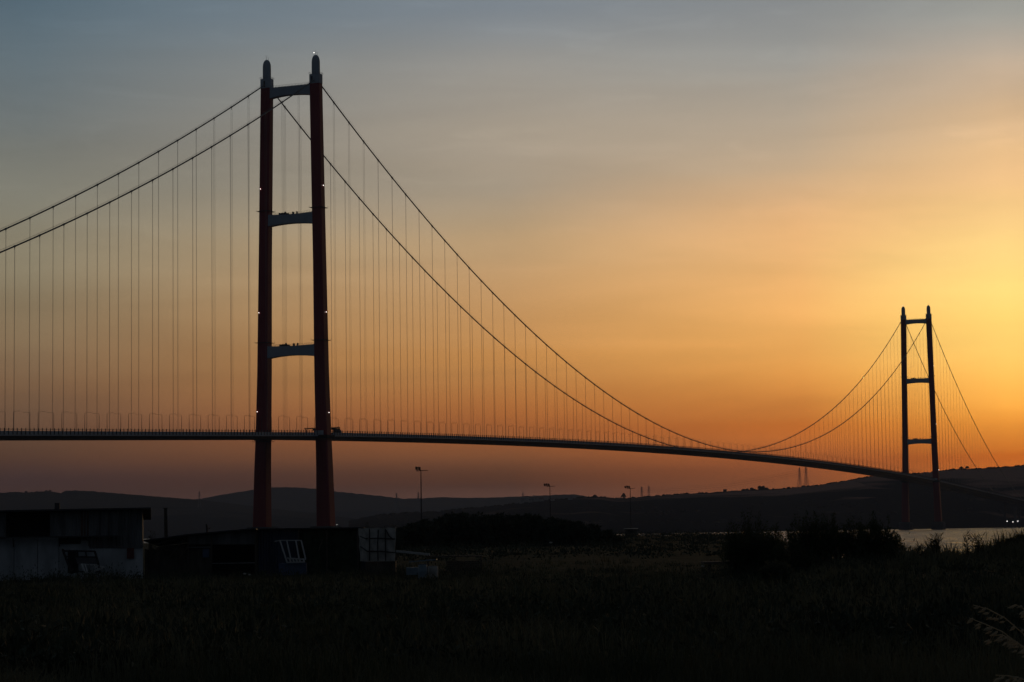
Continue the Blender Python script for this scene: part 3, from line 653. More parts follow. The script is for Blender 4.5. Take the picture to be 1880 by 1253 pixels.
f = MB(); f.loft([[(at(x,y,D3).x,D3+6.6,3),(at(x,y,D3).x,D3+6.7,3),(at(x,y,D3).x,D3+6.7,at(x,y,D3).z-.6),(at(x,y,D3).x,D3+6.6,at(x,y,D3).z-.6)] for x, y in pts]); f.build('back_wall', M['wood'], ls)
f = MB(); a = [(345,982),(400,977),(470,971)]
f.loft([[(at(x,y,D3).x, D3+.02, at(x,1000,D3).z),(at(x,y,D3).x, D3+.08, at(x,1000,D3).z),(at(x,y,D3).x, D3+.08, at(x,y+1,D3).z),(at(x,y,D3).x, D3+.02, at(x,y+1,D3).z)] for x, y in a])
f.build('fascia', M['clad'], ls)
f = MB(); rect(f, 345, 1004, 389, 1006, D3-.05, .08); f.build('ledge', M['steel'], ls)
f = MB(); rect(f, 345, 1008, 388, 1062, D3+.3, .08); f.build('side_wall', M['wood'], ls)
f = MB(); rect(f, 388, 1000, 470, 1062, D3+4.5, .1); f.build('bay_dark_backing', M['black'], ls)  # black sheet added before the real back wall, painting the bay's shade
for v in (345,388,469): f = MB(); rect(f, v-1.2, interp(v,pts)+2, v+1.2, 1064, D3-.15, .12); f.build('post', M['wood'], ls)
f = MB(); rect(f, 390, 1033, 468, 1035.5, D3-.1, .07); f.build('bay_rail', M['steel'], ls)
f = MB()
for a, b2 in (((288,1000),(318,990)),((296,1008),(322,1014)),((312,1022),(336,992)),((330,1024),(345,1004))): f.bar(P3(*a,D3-.2), P3(*b2,D3-.25), .12)
f.build('roof_strut', M['wood'], ls)
e = rect(MB(), 372, 1008, 384, 1024, D3-.35, .03).build('plastic_sheet', M['blue']); tag(e, 'small blue plastic sheet hung beside the open bay of the lean-to', 'plastic sheet')
e = empty('utility_pole', tuple(at(306,1010,D3+9)), 0, 'bare leaning wooden pole rising behind the lean-to', 'pole'); zp = e.location.z
b0 = at(304,934,D3+9); MB().tube([(0,0,-2.5),(b0.x-e.location.x,0,b0.z-zp)],[.17,.13],8).build('pole_shaft', M['bark'], e)
MB().box(-.2+b0.x-e.location.x,.2+b0.x-e.location.x,-.1,.1,b0.z-zp,b0.z-zp+.06).build('pole_cap', M['dark'], e)
q = at(381,977,D3+1); e = empty('stovepipe', (q.x,D3+1,q.z), 0, 'short dark pipe with a side branch sticking up from the lean-to roof', 'pipe')
MB().tube([(0,0,-.3),(-.05,0,.5),(-.1,0,.62)],[.09,.09,.06],6).build('pipe_shaft', M['dark'], e); MB().bar((-.08,0,.22),(.22,0,.28),.06).bar((.2,0,.25),(.2,0,.36),.05).build('side_branch', M['dark'], e)

# storage shed with corrugated and netted walls
D4 = 180.0
st = empty('storage_shed', (0,0,0), 0, 'long low storage shed with dark blue corrugated wall and green netting', 'shed')
a, b2 = at(470,1000,D4), at(662,1000,D4); zt4 = at(560,969.5,D4).z
f = MB(); f.add(*corrugated(a.x+.06, at(548,1000,D4).x, 3.2, zt4-.1, D4)); f.build('wall', M['bluesheet'], st)
MB().box(a.x+.06, b2.x, D4+6, D4+6.1, 3.2, zt4-.42).build('back_wall', M['bluesheet'], st)
MB().loft([[(x,D4-.5,zt4-.08),(x,D4+6.6,zt4-.4),(x,D4+6.6,zt4-.3),(x,D4-.5,zt4)] for x in (a.x+.08,b2.x+.3)]).build('roof', M['dark'], st)
f = MB(); n_ = 40; V = []; Fq = []
x0, x1 = at(549,1000,D4).x, b2.x
for i in range(n_+1):
    for j in range(9):
        u, v = i/n_, j/8; V.append((x0+(x1-x0)*u, D4+.1+.12*math.sin(u*23+v*2)+.06*math.sin(u*61), 3.3+(zt4-.15-3.3)*v))
for i in range(n_):
    for j in range(8): Fq.append((i*9+j,(i+1)*9+j,(i+1)*9+j+1,i*9+j+1))
big_mesh('net_screen', V, Fq, M['greennet'], st)
for v in (472,548,600,657): f = MB(); rect(f, v-1.1, 971, v+1.1, 1064, D4-.25, .14); f.build('post', M['wood'], st)
f = MB(); rect(f, 549, 988, 660, 989.6, D4-.3, .05); rect(f, 560, 1017, 660, 1018.4, D4-.3, .05); f.bar(P3(585,1012,D4-.28),P3(592,990,D4-.28),.06); f.build('screen_rail', M['wood'], st)

# white rack
D5 = 174.0
e = empty('metal_rack', (0,0,0), 0, 'white slanted metal rack with four uprights before the blue corrugated wall', 'rack')
f = MB()
for a, b2 in (((514,993,D5),(527,1033,D5-1.1)),((526.5,993,D5),(534,1028,D5-1.0)),((543,993,D5),(549,1026,D5-1.0)),((553,993,D5),(561,1027,D5-1.0))): f.bar(P3(*a), P3(*b2), .09)
f.build('upright', M['whitepaint'], e)
f = MB().bar(P3(504,994.5,D5+.1),P3(514,992.5,D5),.07).bar(P3(513,992.5,D5),P3(554,992.5,D5),.08); f.build('top_rail', M['whitepaint'], e)
f = MB().bar(P3(527,1025,D5-1.0),P3(562,1027.5,D5-1.0),.1).bar(P3(527,1033,D5-1.1),P3(560,1032,D5-1.1),.1)
for x in (531,537,543,549,556): f.bar(P3(x,1026,D5-1.0),P3(x+3,1032.5,D5-1.1),.09)
f.build('base_frame', M['whitepaint'], e)
f = MB(); rect(f, 512, 1034, 562, 1062, D5-.8, .9); e = f.build('trough', M['blue']); tag(e, 'dark blue trough standing under the white metal rack', 'trough')

# wrapped white stack
D6 = 171.0
e = empty('wrapped_stack', (0,0,0), 0, 'tall stack wrapped in dirty white tarpaulin and tied with dark straps', 'wrapped stack')
zb = at(700,1031,D6).z; n_ = 22; V = []; Fq = []
fx0, fx1 = at(673,1000,D6).x, at(726,1000,D6).x
A0 = at(660,969.5,D6+1.9); C0 = at(674,1031,D6); ztp = at(700,970,D6).z
outline = [(at(659.5,980,D6+2.2).x, D6+2.2)]
for i in range(1,8): u=i/8; outline.append((outline[0][0]+(fx0-outline[0][0])*u, D6+2.2*(1-u)))
for i in range(15): outline.append((fx0+(fx1-fx0)*i/14, D6))
for i in range(1,7): outline.append((fx1-.035*i, D6+.38*i))
cx_ = (fx0+fx1)/2; lv = 14
for j in range(lv):
    v = j/(lv-1)
    for i,(x,y) in enumerate(outline):
        fl = .045*math.sin(i*1.7+j*.9)+.03*math.sin(i*3.1-j*1.3)
        lean = -(1-v)*-.0 + (v-.5)*.12*(-1 if x < fx0+.1 else 1)
        V.append((x+lean+fl*.4, y+fl, zb+(ztp-zb)*v+(.03*math.sin(i*1.1) if j==lv-1 else 0)))
no = len(outline)
for j in range(lv-1):
    for i in range(no-1): Fq.append((j*no+i,j*no+i+1,(j+1)*no+i+1,(j+1)*no+i))
body = big_mesh('tarpaulin_cover', V, Fq, M['tarp'], e)
MB().add([(outline[0][0],D6+2.2,ztp-.02),(fx0,D6+.02,ztp-.02),(fx1,D6+.02,ztp-.02),(fx1-.21,D6+2.28,ztp-.02),(outline[0][0],D6+2.2,ztp-.12),(fx0,D6+.02,ztp-.12),(fx1,D6+.02,ztp-.12),(fx1-.21,D6+2.28,ztp-.12)],[(0,1,2,3),(4,7,6,5)]).build('top_cover', M['tarp'], e)
for pts_ in ([(678.5,971),(678.5,1030)],[(694.5,973),(693.5,998),(694,1030)],[(707.5,971),(708,1030)],[(672,989),(694,988.5),(726,990)],[(673,1012.5),(700,1012.5),(726,1015)],[(709,974),(714,984),(722,991)],[(673,990),(661,985)],[(673.5,1012),(662,1004)]):
    f = MB()
    q = [P3(x, y, D6-.13 if x >= 672.5 else D6-.05+1.9*(672.5-x)/13) for x, y in pts_]
    f.tube(q, .045, 5); f.build('strap', M['black'], e)
e_base = MB().box(fx0-.1, fx1-.02, D6+.15, D6+1.9, 3.2, zb-.01)
e_base.build('base_pallet', M['wood'], bpy.data.objects['wrapped_stack'])
e = MB().bar(P3(727.5,1012.3,D6-.5), P3(789,1018.5,D6-1.2), .16).build('white_beam', M['whitepaint'], None); tag(e, 'long white beam lying from the wrapped stack onto the work table', 'beam')
e = empty('work_table', (0,0,0), 0, 'long dark plank table right of the wrapped stack', 'table')
f = MB(); q = at(783,1019,D6-1); q2 = at(886,1021.5,D6-1); f.box(q.x,q2.x,D6-1.6,D6-.4,q2.z-.02,q2.z+.06); f.build('table_top', M['wood'], e)
for v in (786,835,883):
    for dy in (-1.5,-.5): x = at(v,1020,D6-1).x; MB().box(x-.05,x+.05,D6+dy-.05,D6+dy+.05,3.6,q2.z-.025).build('leg', M['wood'], e)
e = empty('pallet_stack', (0,0,0), 0, 'stack of dark wooden pallets beneath the right end of the work table', 'pallets')
for k in range(5):
    f = MB(); z0 = 4.02+k*.15; q = at(820,1040,D6-2.6); q2 = at(880,1040,D6-2.6)
    for i in range(9): f.box(q.x+(q2.x-q.x)*i/9, q.x+(q2.x-q.x)*(i+.7)/9, D6-3.4, D6-2.3, z0+.1, z0+.125)
    for yy in (-3.38,-2.85,-2.4): f.box(q.x, q2.x, D6+yy, D6+yy+.08, z0, z0+.098)
    f.build('pallet', M['wood'], e)
D7 = 150.0
def drum(px_, ptop, D, r, h, m_, lab):
    p = at(px_, ptop, D); e = empty('plastic_drum', (p.x, D, p.z-h), 0, lab, 'drum', 'plastic drums and tubs by the work table')
    prof = [(r*.9,0),(r,.03),(r,h*.3),(r*1.04,h*.33),(r,h*.36),(r,h*.64),(r*1.04,h*.67),(r,h*.7),(r,h*.96),(r*.93,h)]
    MB().lathe(prof, (0,0,0), 20).build('barrel', m_, e, smooth=True)
    MB().lathe([(r*.95,h+.002),(r*.95,h+.03),(r*.2,h+.04)], (0,0,0), 20).build('lid', M['dark'], e)
drum(776, 1037, D7, .30, 1.35, M['paleblue'], 'pale blue drum in the grass, left one of the pair below the table')
drum(795, 1040, D7+.6, .34, 1.25, M['tarp'], 'dirty white drum in the grass, right one of the pair below the table')
e = rect(MB(), 746, 1042, 770, 1056, D7+1, .8); e = e.build('plastic_crate', M['paleblue']); tag(e, 'pale blue plastic crate left of the two drums', 'crate')
e = MB().bar(P3(752,1032,D7+1.6), P3(802,1027.5,D7+1.4), .5, .08).build('board', M['paleblue']); tag(e, 'pale board laid above the crate and the drums', 'board')
for px_, py_, D, s_, lab in ((449,1054,140,.10,'scrap of white plastic in the grass before the open bay'),(458,1055.5,140,.08,'smaller scrap of white plastic beside another before the open bay'),(1011,996.5,320,.22,'pale plastic bag caught in the scrub below the middle mast'),(1290,1040,150,.10,'pale scrap of plastic by the dark slab')):
    p = at(px_, py_, D); f = MB().lathe([(s_*.6,-s_*.5),(s_,0),(s_*.8,s_*.35),(s_*.25,s_*.55)], (0,0,0), 9)
    f.v = [(x*(1+.3*math.sin(i*2.3)), y*.6, z*(1+.25*math.sin(i*1.7))) for i,(x,y,z) in enumerate(f.v)]
    o = f.build('plastic_bag', M['tarp']); o.location = p; tag(o, lab, 'plastic bag', 'scraps of plastic in the grass')
e = empty('concrete_slab', (0,0,0), 0, 'dark fallen slab lying in the scrub left of the pale round bush', 'slab')
f = MB(); rect(f, 1292, 1031, 1366, 1036, 150, 2.2); f.build('slab_body', M['wood'], e)
f = MB(); rect(f, 1300, 1036.3, 1306, 1050, 150.3, .3); rect(f, 1352, 1036.3, 1358, 1050, 150.3, .3); f.build('support', M['wood'], e)
# ------------------------------------------------------------------ plants
def leaves_from(points, dirs, ln, wd):
    """two-triangle leaf blades at points along dirs -> vertices, quads"""
    n = len(points); P = np.asarray(points); Dr = np.asarray(dirs); Dr = Dr/np.linalg.norm(Dr, axis=1, keepdims=True)
    rnd = rng.normal(size=(n,3)); S = np.cross(Dr, rnd); S /= np.linalg.norm(S, axis=1, keepdims=True)
    L_ = (ln*(.6+.8*rng.random((n,1)))); W_ = wd*(.6+.8*rng.random((n,1)))
    V = np.stack([P, P+Dr*L_*.5+S*W_*.5, P+Dr*L_, P+Dr*L_*.5-S*W_*.5], 1).reshape(-1,3)
    return V, np.arange(4*n).reshape(n,4)
def shrub(name, base, w, h, shoots, nleaf, ln, wd, lm, lab, cat, group=None, spread=1.0, upright=.7, depth=None, fall=.38):
    base = Vector(base); e = empty(name, base, 0, lab, cat, group); depth = depth or w*.8
    P = []; Dd = []; st = MB()
    for k in range(shoots):
        a = random.uniform(0, 2*PI); rr = math.sqrt(random.random())
        root = Vector((math.cos(a)*rr*w*.18, math.sin(a)*rr*depth*.18, -.2))
        edge = rr*spread
        tip = Vector((math.cos(a)*edge*w*.5, math.sin(a)*edge*depth*.5, h*(1-fall*edge**2)*(random.uniform(.55,.97) if random.random() < .85 else random.uniform(.9,1.12))))
        mid = root.lerp(tip, .5) + Vector((math.cos(a)*w*.05, math.sin(a)*w*.05, h*.08*upright))
        if k < 26: st.tube([root, mid, root.lerp(tip,.9)], [h*.012, h*.008, h*.003], 5)
        for i in range(nleaf):
            t = random.uniform(.22,1)**.8; q = root*(1-t)**2 + mid*2*t*(1-t) + tip*t*t
            sp = (.05+.11*(1-t))*h
            q = q + Vector(rng.normal(0, sp*.34, 3)); d = (tip-root).normalized()*upright + Vector(rng.normal(0,.6,3)); P.append(q); Dd.append(d)
    V, Q = leaves_from(P, Dd, ln, wd)
    big_mesh('foliage', V, Q, lm, e); st.build('stem', M['bark'], e)
    return e
def on(px, D, dz=0):
    x = at(px, 1000, D).x; return (x, D, gz(x, D)+dz)
bsh = 'tamarisk bushes in front of the water'
def bush(px0, px1, ptop, D, lab, shoots, nleaf, spread=1.0, up=.9, name='tamarisk_bush', lm='leaf', group=bsh):
    b = on((px0+px1)/2, D); w = (px1-px0)/F*D; h = at((px0+px1)/2, ptop, D).z - b[2]
    return shrub(name, b, w, h, shoots, nleaf, .13, .042, M[lm], lab, 'bush', group, spread, up)
bush(1322, 1452, 946, 122, 'big rounded feathery bush left of the main bush clump', 170, 95)
bush(1440, 1540, 941, 126, 'tallest pointed feathery bush in the middle of the clump', 150, 95)
bush(1508, 1556, 944, 128, 'thin upright bush with a spire in the gap right of the tallest bush', 34, 60, .7, 1.3)
bush(1534, 1606, 953, 127, 'dense bush right of the spire', 110, 90)
bush(1576, 1652, 947, 124, 'bushy tamarisk with two peaks at the right end of the clump', 100, 90)
bush(1625, 1662, 975, 120, 'small low bush at the water end of the clump', 40, 70)
bush(1395, 1455, 1030, 88, 'pale rounded low bush in front of the dark clump', 90, 80, 1, .4, 'round_bush', 'leaf3', None)
bush(1400, 1500, 985, 118, 'low dark bush filling the foot of the gap between the two tallest bushes', 60, 80)
bush(1846, 1900, 984, 118, 'dark bush on the bank at the right edge', 70, 80, 1, .6, 'bank_bush', 'leaf', None)
bush(264, 292, 970, 190, 'small leafless looking bush between the farm shed and the pole', 24, 40, 1, .7, 'shrub', 'leaf2', None)
for a, b2, y, D, lab in ((664,690,956,230,'dark shrub behind the left top of the wrapped stack'),(690,742,957,235,'dark shrub behind the right top of the wrapped stack')):
    bush(a, b2, y, D, lab, 60, 70, 1, .4, 'shrub', 'leaf2', 'dark shrubs behind the wrapped stack')

# the dark thicket: each tree a thing with trunk and crown
def tree(pxc, ptop, wpx, D, lab, group):
    b = on(pxc, D); h = at(pxc, ptop, D).z-b[2]; w = wpx/F*D
    e = empty('thicket_tree', b, random.uniform(0,6), lab, 'tree', group)
    tr = MB(); tr.tube([(0,0,-.3),(.1,0,h*.3),(.0,.1,h*.62)], [h*.03,h*.022,h*.01], 7)
    P = []; Dd = []
    ncl = 34
    for k in range(ncl):
        a = random.uniform(0,2*PI); u = random.random()**.6; zz = random.uniform(.12,.96); rad = w*.5*math.sqrt(max(.05,1-((zz-.45)/.58)**2))*u
        c = Vector((math.cos(a)*rad, math.sin(a)*rad, h*zz)); r = random.uniform(.09,.17)*h
        if k < 12: tr.tube([(0,0,h*min(.55,zz*.6)), tuple(c*.95+Vector((0,0,h*.02)))], [h*.011,h*.004], 5)
        for i in range(72):
            v = Vector(rng.normal(0,1,3)).normalized()*r*random.random()**.4; v.z *= .75
            P.append(c+v); Dd.append(v.normalized()+Vector(rng.normal(0,.6,3)))
    V, Q = leaves_from(P, Dd, .55, .28); big_mesh('crown', V, Q, M['leaf2'], e); tr.build('trunk', M['bark'], e)
PT = [(690,972),(735,968),(750,963),(770,957),(800,951),(835,946),(860,944.5),(900,946.5),(930,944.5),(950,950),(972,945),(1000,947.5),(1020,951),(1050,957),(1078,957),(1092,964),(1112,974),(1135,981)]
xx = 738
while xx < 1118:
    for row in (0,1):
        x = xx+row*9+random.uniform(-3,3); D = (425 if row == 0 else 380)+random.uniform(-14,14)
        tree(x, interp(x,PT)+row*random.uniform(5,15)+random.uniform(-4,7), random.uniform(26,50), D,
             'dark bushy tree in the %s of the thicket %s' % ('back' if row == 0 else 'front', 'left of the middle floodlight mast' if x < 1005 else 'right of the middle floodlight mast'),
             'thicket trees, %s row, %s' % ('back' if row == 0 else 'front', 'left' if x < 1005 else 'right'))
    xx += random.uniform(20,27)

# scrub mass along the shore and in the middle distance
P = []; Dd = []
for _ in range(900):
    px_ = random.uniform(680, 1420); D = random.choice((random.uniform(560,700), random.uniform(230,520)))
    x, y, z = on(px_, D); h = random.uniform(.5,1.9)*(1.15 if D > 540 else .75)
    for i in range(34):
        q = Vector(rng.normal(0,1,3)); P.append((x+q.x*h*.9, y+q.y*h*.9, z+abs(q.z)*h*.42)); Dd.append(q+Vector((0,0,1)))
for _ in range(170):                            # low growth closing the foot of the tamarisk clump
    px_ = random.uniform(1330,1665); D = random.uniform(116,140); x, y, z = on(px_, D); h = random.uniform(.5,1.25)
    for i in range(60):
        q = Vector(rng.normal(0,1,3)); P.append((x+q.x*h*.5, y+q.y*h*.4, z+abs(q.z)*h*.5)); Dd.append(Vector((q.x*.5,q.y*.5,1.2)))
for _ in range(260):                            # taller weeds along the shed walls and among the clutter
    px_ = random.choice((random.uniform(-40,275), random.uniform(270,760), random.uniform(640,900))); D = random.uniform(152,168); x, y, z = on(px_, D); h = random.uniform(.3,.95)
    for i in range(46):
        q = Vector(rng.normal(0,1,3)); P.append((x+q.x*h*.35, y+q.y*h*.4, z+abs(q.z)*h*.55)); Dd.append(Vector((q.x*.5,q.y*.5,1.4)))
for _ in range(1300):
    px_ = random.uniform(-60, 1960); D = 28*(190/28)**random.random(); x, y, z = on(px_, D); h = random.uniform(.15,.55)*(.6 if px_ < 800 and D > 120 else 1)
    for i in range(70):
        q = Vector(rng.normal(0,1,3)); P.append((x+q.x*h*.8, y+q.y*h*.8, z+abs(q.z)*h*.45)); Dd.append(q+Vector((0,0,1.2)))
nn = 900*34
V1, Q1 = leaves_from(P[:nn], Dd[:nn], .42, .16); V2, Q2 = leaves_from(P[nn:], Dd[nn:], .16, .05)
V = np.concatenate([V1, V2]); Q = np.concatenate([Q1, Q2+len(V1)]); o = big_mesh('scrub', V, Q, M['leaf2']); tag(o, 'low dark scrub covering the fields and the shore', 'scrub', kind='stuff')

# grass: bent blades in tufts all over the ground in view
def blades(n, rmin, rmax, hlo, hhi, wlo, power, pxa=-90, pxb=1970, clump=5, zmul=1):
    r = rmin*(rmax/rmin)**(rng.random(n)**power); u = rng.uniform((pxa-940)/F, (pxb-940)/F, n)
    bx = np.repeat(u*r, clump)+rng.normal(0,.10,n*clump); by = np.repeat(r, clump)+rng.normal(0,.10,n*clump)
    m_ = n*clump; pat = .5+.5*np.sin(bx*.35+1.7)*np.sin(by*.23+.5)+.35*np.sin(bx*1.3+by*.7)
    h = (hlo+(hhi-hlo)*rng.random(m_)**1.6)*(.28+.95*np.clip(pat,0,1.25))*zmul; wd = wlo*(by/25)**.55
    bz = np.array([gz(float(a), float(b)) for a, b in zip(bx, by)])-.04
    a = rng.uniform(0,2*PI,m_); lean = h*rng.uniform(.1,.75,m_); dx, dy = np.cos(a)*lean, np.sin(a)*lean; sx, sy = -np.sin(a)*wd, np.cos(a)*wd
    B = np.stack([bx,by,bz],1); S = np.stack([sx,sy,np.zeros(m_)],1)
    mid = B+np.stack([dx*.3,dy*.3,h*.6],1); tip = B+np.stack([dx,dy,h*(1-.25*lean/h)],1)
    V = np.stack([B-S, B+S, mid+S*.7, mid-S*.7, tip+S*.08, tip-S*.08],1).reshape(-1,3)
    i0 = np.arange(m_)*6; Q = np.concatenate([np.stack([i0,i0+1,i0+2,i0+3],1), np.stack([i0+3,i0+2,i0+4,i0+5],1)])
    return V, Q
parts = [blades(13000, 14, 60, .25,.75, .006, .9), blades(15000, 55, 215, .22,.62, .010, .8), blades(1700, 95, 150, .5,1.15, .010, 1, 1640, 1970, 6)]
V = np.concatenate([p[0] for p in parts]); off = 0; Qs = []
for v, q in parts: Qs.append(q+off); off += len(v)
o = big_mesh('grass', V, np.concatenate(Qs), M['grass']); tag(o, 'dry tufted grass covering the dark foreground field', 'grass', kind='stuff')

# reed clumps on the bank in front of the water
def reeds(px_, ptop, D, n, wpx, lab):
    b = on(px_, D); h = at(px_, ptop, D).z-b[2]; e = empty('reed_clump', b, 0, lab, 'reeds', 'reed clumps against the water'); sm = MB(); P = []; Dd = []
    for k in range(n):
        x = random.gauss(0, wpx/F*D*.3); y = random.gauss(0,.3); hh = h*random.uniform(.55,1.03); le = random.gauss(0,.12)*hh
        sm.tube([(x,y,-.2),(x+le*.3,y,hh*.6),(x+le,y,hh)],[.014,.011,.006],4)
        for i in range(9):
            t = random.uniform(.25,1); P.append((x+le*t, y, hh*t)); Dd.append((random.choice((-1,1))*random.uniform(.3,1), random.gauss(0,.5), random.uniform(.5,1.3)))
    V, Q = leaves_from(P, Dd, .34, .035); big_mesh('reed_leaves', V, Q, M['reed'], e); sm.build('reed_stems', M['reed'], e)
reeds(1716, 982, 112, 24, 16, 'dark reed clump standing out against the water, left of the thin pair')
reeds(1779, 981, 110, 6, 5, 'thin single reed tuft against the water, left of the denser one')
reeds(1796, 979, 111, 14, 11, 'denser upright reed tuft right of the thin one')
reeds(1690, 1000, 112, 10, 12, 'short reed tuft nearest the bush clump')
reeds(1838, 990, 112, 10, 12, 'short reed tuft at the foot of the bank bush')

# wild oats close by at the lower right, and dead umbels in the field
def oat(pts, D, lab, droop=1):
    base = at(pts[0][0], pts[0][1], D); g0 = gz(base.x, D); e = empty('wild_oat', (base.x, D, g0), 0, lab, 'wild oat', 'wild oats at the lower right corner')
    st = MB(); q = [Vector((base.x+.10,D+.02,g0-.05))] + [at(x,y,D) for x, y in pts]
    loc = [p-Vector((base.x,D,g0)) for p in q]
    st.tube(loc[:2], .003, 5)
    P = []; sp = MB(); sp.tube(loc[1:], [.0022]*(len(loc)-2)+[.0013], 5)
    for i in range(2, len(loc)):
        for k in range(5):
            t = k/5; c = loc[i-1].lerp(loc[i], t); d = (loc[i]-loc[i-1]).normalized()
            off = Vector((random.uniform(-.012,.012), random.uniform(-.02,.02), random.uniform(-.022,.006))); a = c+off
            dr = (Vector((-.9,random.gauss(0,.3),-.38+random.gauss(0,.12)))).normalized(); ln = random.uniform(.018,.027)
            sp.tube([c, c+off*.5+Vector((0,0,.004)), a+dr*.002], .0008, 3)
            sp.tube([a, a+dr*ln*.25, a+dr*ln*.6, a+dr*ln],[.0010,.0046,.0036,.0004],5)
            sp.tube([a+dr*ln*.5+Vector((0,0,.002)), a+dr*ln*1.35+Vector((0,0,.008))],[.0004,.0002],3)
    st.build('stalk', M['straw'], e); sp.build('panicle', M['straw'], e)
oat([(1900,1235),(1880,1165),(1845,1135),(1815,1119),(1786,1111)], 8.0, 'wild oat head uppermost in the lower right corner, pointing left')
oat([(1912,1240),(1880,1190),(1840,1160),(1808,1146),(1779,1135)], 7.8, 'wild oat head second from the top, reaching furthest left')
oat([(1920,1250),(1895,1205),(1868,1180),(1840,1166),(1817,1168)], 8.1, 'wild oat head below the furthest reaching one')
oat([(1925,1255),(1903,1215),(1884,1190),(1862,1178),(1845,1172)], 8.2, 'wild oat head near the right edge, lowest of the upper group')
oat([(1925,1180),(1908,1150),(1892,1131),(1880,1118),(1864,1110)], 7.9, 'wild oat head cut by the right edge, topmost there')
oat([(1915,1262),(1895,1254),(1875,1246),(1850,1241),(1828,1240)], 7.6, 'wild oat head at the very bottom of the corner')
def umbel(px_, py_, D, lab):
    p = at(px_, py_, D); g0 = gz(p.x, D); h = p.z-g0; e = empty('dry_umbel', (p.x,D,g0), 0, lab, 'weed', 'dead umbel weeds in the field')
    st = MB(); st.tube([(.1,0,-.1),(.05,0,h*.6),(0,0,h)],[.008,.006,.004],5); hd = MB()
    for k in range(14):
        a = k*2.4; r = .02+.06*random.random(); q = Vector((math.cos(a)*r, math.sin(a)*r, h+.12-r*.5)); st.tube([(0,0,h),tuple(q)],[.003,.002],4); hd.lathe([(.003,-.006),(.012,0),(.01,.008),(.003,.012)], q, 6)
    for zz in (.45,.65): st.tube([(.06,0,h*zz),(.2,.05,h*zz+.25)],[.004,.003],4)
    st.build('stalk', M['reed'], e); hd.build('seed_head', M['reed'], e)
umbel(1522,1116,34,'dead umbel weed with a pale head right of centre in the field'); umbel(1488,1120,36,'dead umbel weed left of the paler one'); umbel(1490,1139,33,'lowest dead umbel weed of the three')
umbel(1092,1075,60,'dead umbel weed in the middle of the field below the third mast')

# ------------------------------------------------------------------ haze, sky, sun
hm = bpy.data.materials.new('haze'); hm.use_nodes = True; nt = hm.node_tree; nt.nodes.clear()
o_ = nt.nodes.new('ShaderNodeOutputMaterial'); pv = nt.nodes.new('ShaderNodeVolumePrincipled')
pv.inputs['Color'].default_value = (*HAZE_C, 1); pv.inputs['Density'].default_value = HAZE_D; pv.inputs['Anisotropy'].default_value = HAZE_G
nt.links.new(pv.outputs[0], o_.inputs['Volume'])
hz_ = MB().box(-9500,9500,-2000,13000,-12,352).build('haze', hm); tag(hz_, 'thin evening haze over the strait', 'haze', kind='stuff')

world = bpy.data.worlds.new('World'); scene.world = world; world.use_nodes = True; nt = world.node_tree; N = nt.nodes; L = nt.links
bg = N['Background']; bg.inputs['Strength'].default_value = 1
tc = N.new('ShaderNodeTexCoord'); sx = N.new('ShaderNodeSeparateXYZ'); L.new(tc.outputs['Generated'], sx.inputs[0])
def math_(op, a, b=None, c=None, clamp=False):
    n = N.new('ShaderNodeMath'); n.operation = op; n.use_clamp = clamp
    for i, v in enumerate((a, b, c)):
        if v is None: continue
        if isinstance(v, (int, float)): n.inputs[i].default_value = v
        else: L.new(v, n.inputs[i])
    return n.outputs[0]
el = math_('ARCSINE', sx.outputs[2]); az = math_('ARCTAN2', sx.outputs[0], sx.outputs[1])
def maprange(v, a, b, c=0, d=1, kind='LINEAR'):
    n = N.new('ShaderNodeMapRange'); n.interpolation_type = kind; n.clamp = True
    for i, q in enumerate((a, b, c, d)): n.inputs[i+1].default_value = q
    L.new(v, n.inputs[0]); return n.outputs[0]
# slow wandering of the layers so that the bands are not ruled straight
cv = N.new('ShaderNodeCombineXYZ'); L.new(math_('MULTIPLY', az, 5), cv.inputs[0]); L.new(math_('MULTIPLY', el, 34), cv.inputs[1])
rot = N.new('ShaderNodeMapping'); rot.inputs['Rotation'].default_value = (0,0,R(-7)); L.new(cv.outputs[0], rot.inputs[0])
nz = N.new('ShaderNodeTexNoise'); nz.inputs['Scale'].default_value = 1.0; nz.inputs['Detail'].default_value = 5; nz.inputs['Roughness'].default_value = .5; nz.inputs['Distortion'].default_value = .6; L.new(rot.outputs[0], nz.inputs['Vector'])
cv2 = N.new('ShaderNodeCombineXYZ'); L.new(math_('MULTIPLY', az, 9), cv2.inputs[0]); L.new(math_('MULTIPLY', el, 120), cv2.inputs[1])
nzf = N.new('ShaderNodeTexNoise'); nzf.inputs['Scale'].default_value = 1.0; nzf.inputs['Detail'].default_value = 4; L.new(cv2.outputs[0], nzf.inputs['Vector'])
wander = math_('MULTIPLY_ADD', nz.outputs[0], .016, -.008)
ele = math_('ADD', el, math_('MULTIPLY', wander, maprange(el, .03, .09)))
t = maprange(ele, 0.0, 0.30)
def ramp(rows):
    n = N.new('ShaderNodeValToRGB'); n.color_ramp.interpolation = 'CARDINAL'; els = n.color_ramp.elements
    rows = sorted(rows); els[0].position = max(0, rows[0][0]/.30); els[0].color = (*[v*.5 for v in rows[0][1]],1); els[1].position = min(1, rows[-1][0]/.30); els[1].color = (*[v*.5 for v in rows[-1][1]],1)
    for e, c in rows[1:-1]: q = els.new(e/.30); q.color = (*[v*.5 for v in c],1)
    L.new(t, n.inputs[0]); return n.outputs[0]
def mix(f, a, b):
    n = N.new('ShaderNodeMix'); n.data_type = 'RGBA'; L.new(f, n.inputs[0])
    for i, v in ((6, a), (7, b)):
        if isinstance(v, tuple): n.inputs[i].default_value = (*v,1)
        else: L.new(v, n.inputs[i])
    return n.outputs[2]
cols = [(a, ramp(rows)) for a, rows in SKY]
c = cols[0][1]
